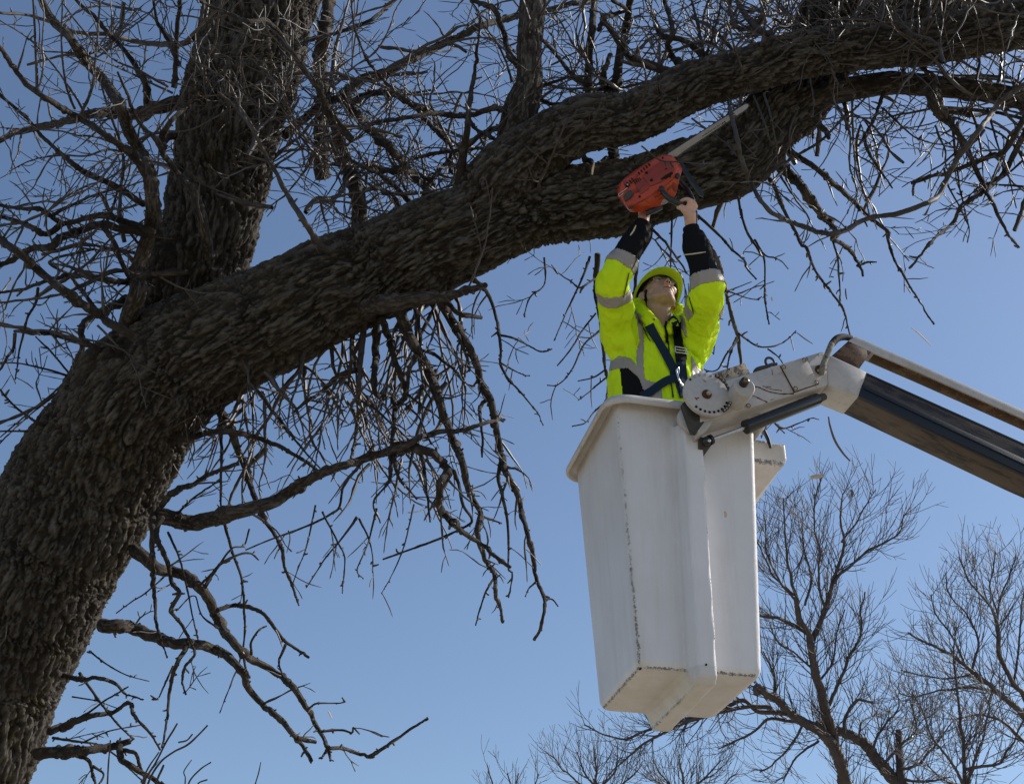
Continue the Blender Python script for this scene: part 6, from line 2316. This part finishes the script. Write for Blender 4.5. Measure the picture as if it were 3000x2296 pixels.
# hand guard
m = MB()
m.prism([P(x, y, d) for x, y, d in ((1986, 468, 6.43), (1997, 470, 6.43), (2012, 495, 6.41), (2038, 535, 6.38), (2062, 569, 6.36), (2060, 577, 6.36), (2050, 573, 6.36), (2022, 538, 6.38), (1998, 500, 6.41))], FW * 0.012)
m.build('hand_guard', BLACKPL, saw, True, 0.002)
# clutch cover on the far side, bar and chain
m = MB()
m.prism([P(x, y, d) for x, y, d in ((1866, 500, 6.42), (1884, 484, 6.42), (1925, 460, 6.42), (1952, 444, 6.43), (1966, 448, 6.43), (1950, 470, 6.42), (1900, 505, 6.42), (1872, 514, 6.42))], FW * 0.05)
m.build('clutch_cover', BLACKPL, saw, True, 0.004)
bar_px = [(1948, 462), (1961, 447), (2045, 393), (2129, 339), (2172, 311), (2186, 304), (2193, 306), (2193, 312), (2186, 321), (2152, 344), (2085, 389), (2012, 438), (1985, 458)]


def bar_D(x):
    return 6.41 + (x - 1960) / 235 * 0.16


bp_ = [P(x, y, bar_D(x)) for x, y in bar_px]
m = MB()
m.prism(bp_, FW * 0.006)
bar = m.build('guide_bar', BARSTEEL, saw, True, 0.001)
m = MB()
ch = [p + FW * 0.003 for p in bp_[1:]]
m.tube(ch, 0.0036, 6, 120)
L_ = 70
cc = catmull(np.array(ch), L_)
for i in range(0, L_, 2):
    t = nrm(cc[min(i + 1, L_ - 1)] - cc[max(i - 1, 0)])
    nrm_ = nrm(np.cross(t, FW))
    cmid = np.mean(bp_, 0)
    if np.dot(nrm_, cc[i] - cmid) < 0:
        nrm_ = -nrm_
    m.box(cc[i] + nrm_ * 0.004, [t, nrm_, FW], (0.004, 0.0035, 0.002))
m.build('saw_chain', BLACKPL, saw, fix=False)
fc = bpy.data.curves.new('lettering', 'FONT')
fc.body = 'Husqvarna'
fc.size = 0.036
fc.extrude = 0.0003
fc.align_x = 'CENTER'
fc.align_y = 'CENTER'
fo = bpy.data.objects.new('lettering', fc)
COL.objects.link(fo)
tcn = P(2090, 377, bar_D(2090)) - FW * 0.0006
xd = nrm(P(2020, 422, bar_D(2020)) - P(2160, 332, bar_D(2160)))
zd0 = -FW
yd = nrm(np.cross(zd0, xd))
zd = np.cross(xd, yd)
fo.matrix_world = Matrix(((xd[0], yd[0], zd[0], tcn[0] - saw.location[0]), (xd[1], yd[1], zd[1], tcn[1] - saw.location[1]), (xd[2], yd[2], zd[2], tcn[2] - saw.location[2]), (0, 0, 0, 1)))
fo.parent = bar
fc.materials.append(simple('bar_print', (0.03, 0.028, 0.026), 0.6, 0.2, 0.2, 50))
bpy.context.view_layer.update()
lm = bpy.data.meshes.new_from_object(fo.evaluated_get(bpy.context.evaluated_depsgraph_get()))
lo_ = bpy.data.objects.new('lettering', lm)
COL.objects.link(lo_)
lo_.parent = bar
lo_.matrix_local = fo.matrix_local.copy()
bpy.data.objects.remove(fo)
lo_.name = 'lettering'

# ------------------------------------------------------------------ flying chips and scraps


def chip(pts, w, th, mat, label, name='wood_chip', cat='wood chip'):
    """thin bent splinter along points"""
    pts = np.array([P(*p) for p in pts])
    base = pts.mean(0)
    c = catmull(pts, max(6, len(pts) * 4))
    n = len(c)
    m = MB()
    wv = [w * (0.35 + 0.65 * math.sin(math.pi * (0.12 + 0.76 * i / (n - 1)))) for i in range(n)]
    m.tube(c - base, wv, 6, ell=(1.0, th))
    o = m.build(name, mat)
    o.location = base
    tag(o, label, cat, 'wood chips and scraps in the air')
    return o


chip([(2427, 1220, 5.2), (2431, 1245, 5.2), (2446, 1290, 5.22), (2468, 1325, 5.22), (2490, 1350, 5.24)], .0045, .35, CHIPD, 'long curled strip of bark falling through the sky below the boom knuckle', 'bark_strip', 'bark strip')
chip([(2670, 960, 5.6), (2690, 975, 5.6), (2728, 1012, 5.62)], .0042, .4, CHIPM, 'pale splinter flying in the sky above the far part of the boom')
chip([(2334, 974, 5.6), (2355, 990, 5.6), (2381, 1007, 5.62)], .0040, .5, CHIPD, 'short straight dark splinter in the air just above the jib')
chip([(2374, 1398, 5.4), (2390, 1396, 5.4), (2409, 1393, 5.4)], .010, .2, CHIPM, 'broad flat chip hanging in the sky above the tallest background treetop')
chip([(2123, 1497, 5.0), (2126, 1506, 5.0), (2125, 1516, 5.0)], .0048, .4, CHIPM, 'small pale chip in front of the right half of the bucket wall')
chip([(2477, 845, 5.8), (2478, 862, 5.8), (2481, 878, 5.8)], .0034, .4, CHIPD, 'tiny upright sliver in the sky below the thick peeling branch')
chip([(2494, 1434, 5.4), (2497, 1444, 5.4), (2494, 1456, 5.4)], .0060, .3, CHIPD, 'small dark scrap among the topmost twigs of the tallest background tree')
chip([(2432, 810, 5.8), (2437, 811, 5.8), (2443, 812, 5.8)], .0040, .4, CHIPD, 'tiny scrap beside the hanging twigs left of the peeling branch end')
chip([(2000, 747, 5.8), (2035, 743, 5.8), (2068, 738, 5.8)], .0036, .4, CHIPM, 'pale splinter crossing in front of the raised left forearm')
chip([(1846, 690, 5.8), (1856, 676, 5.8), (1863, 660, 5.8)], .0050, .4, CHIPM, 'curled pale chip in front of the raised right forearm below the saw')
chip([(1735, 512, 6.3), (1737, 495, 6.3), (1741, 478, 6.3)], .0050, .4, CHIPM, 'pale chip falling over the limb left of the saw')
chip([(2260, 870, 5.9), (2262, 882, 5.9)], .0038, .4, CHIPM, 'tiny pale fleck among the hanging twigs right of the lifted sleeve')
chip([(961, 2082, 5.5), (966, 2090, 5.5), (972, 2104, 5.5)], .0036, .4, CHIPM, 'lone pale chip in the open sky beside the drooping lower branch')
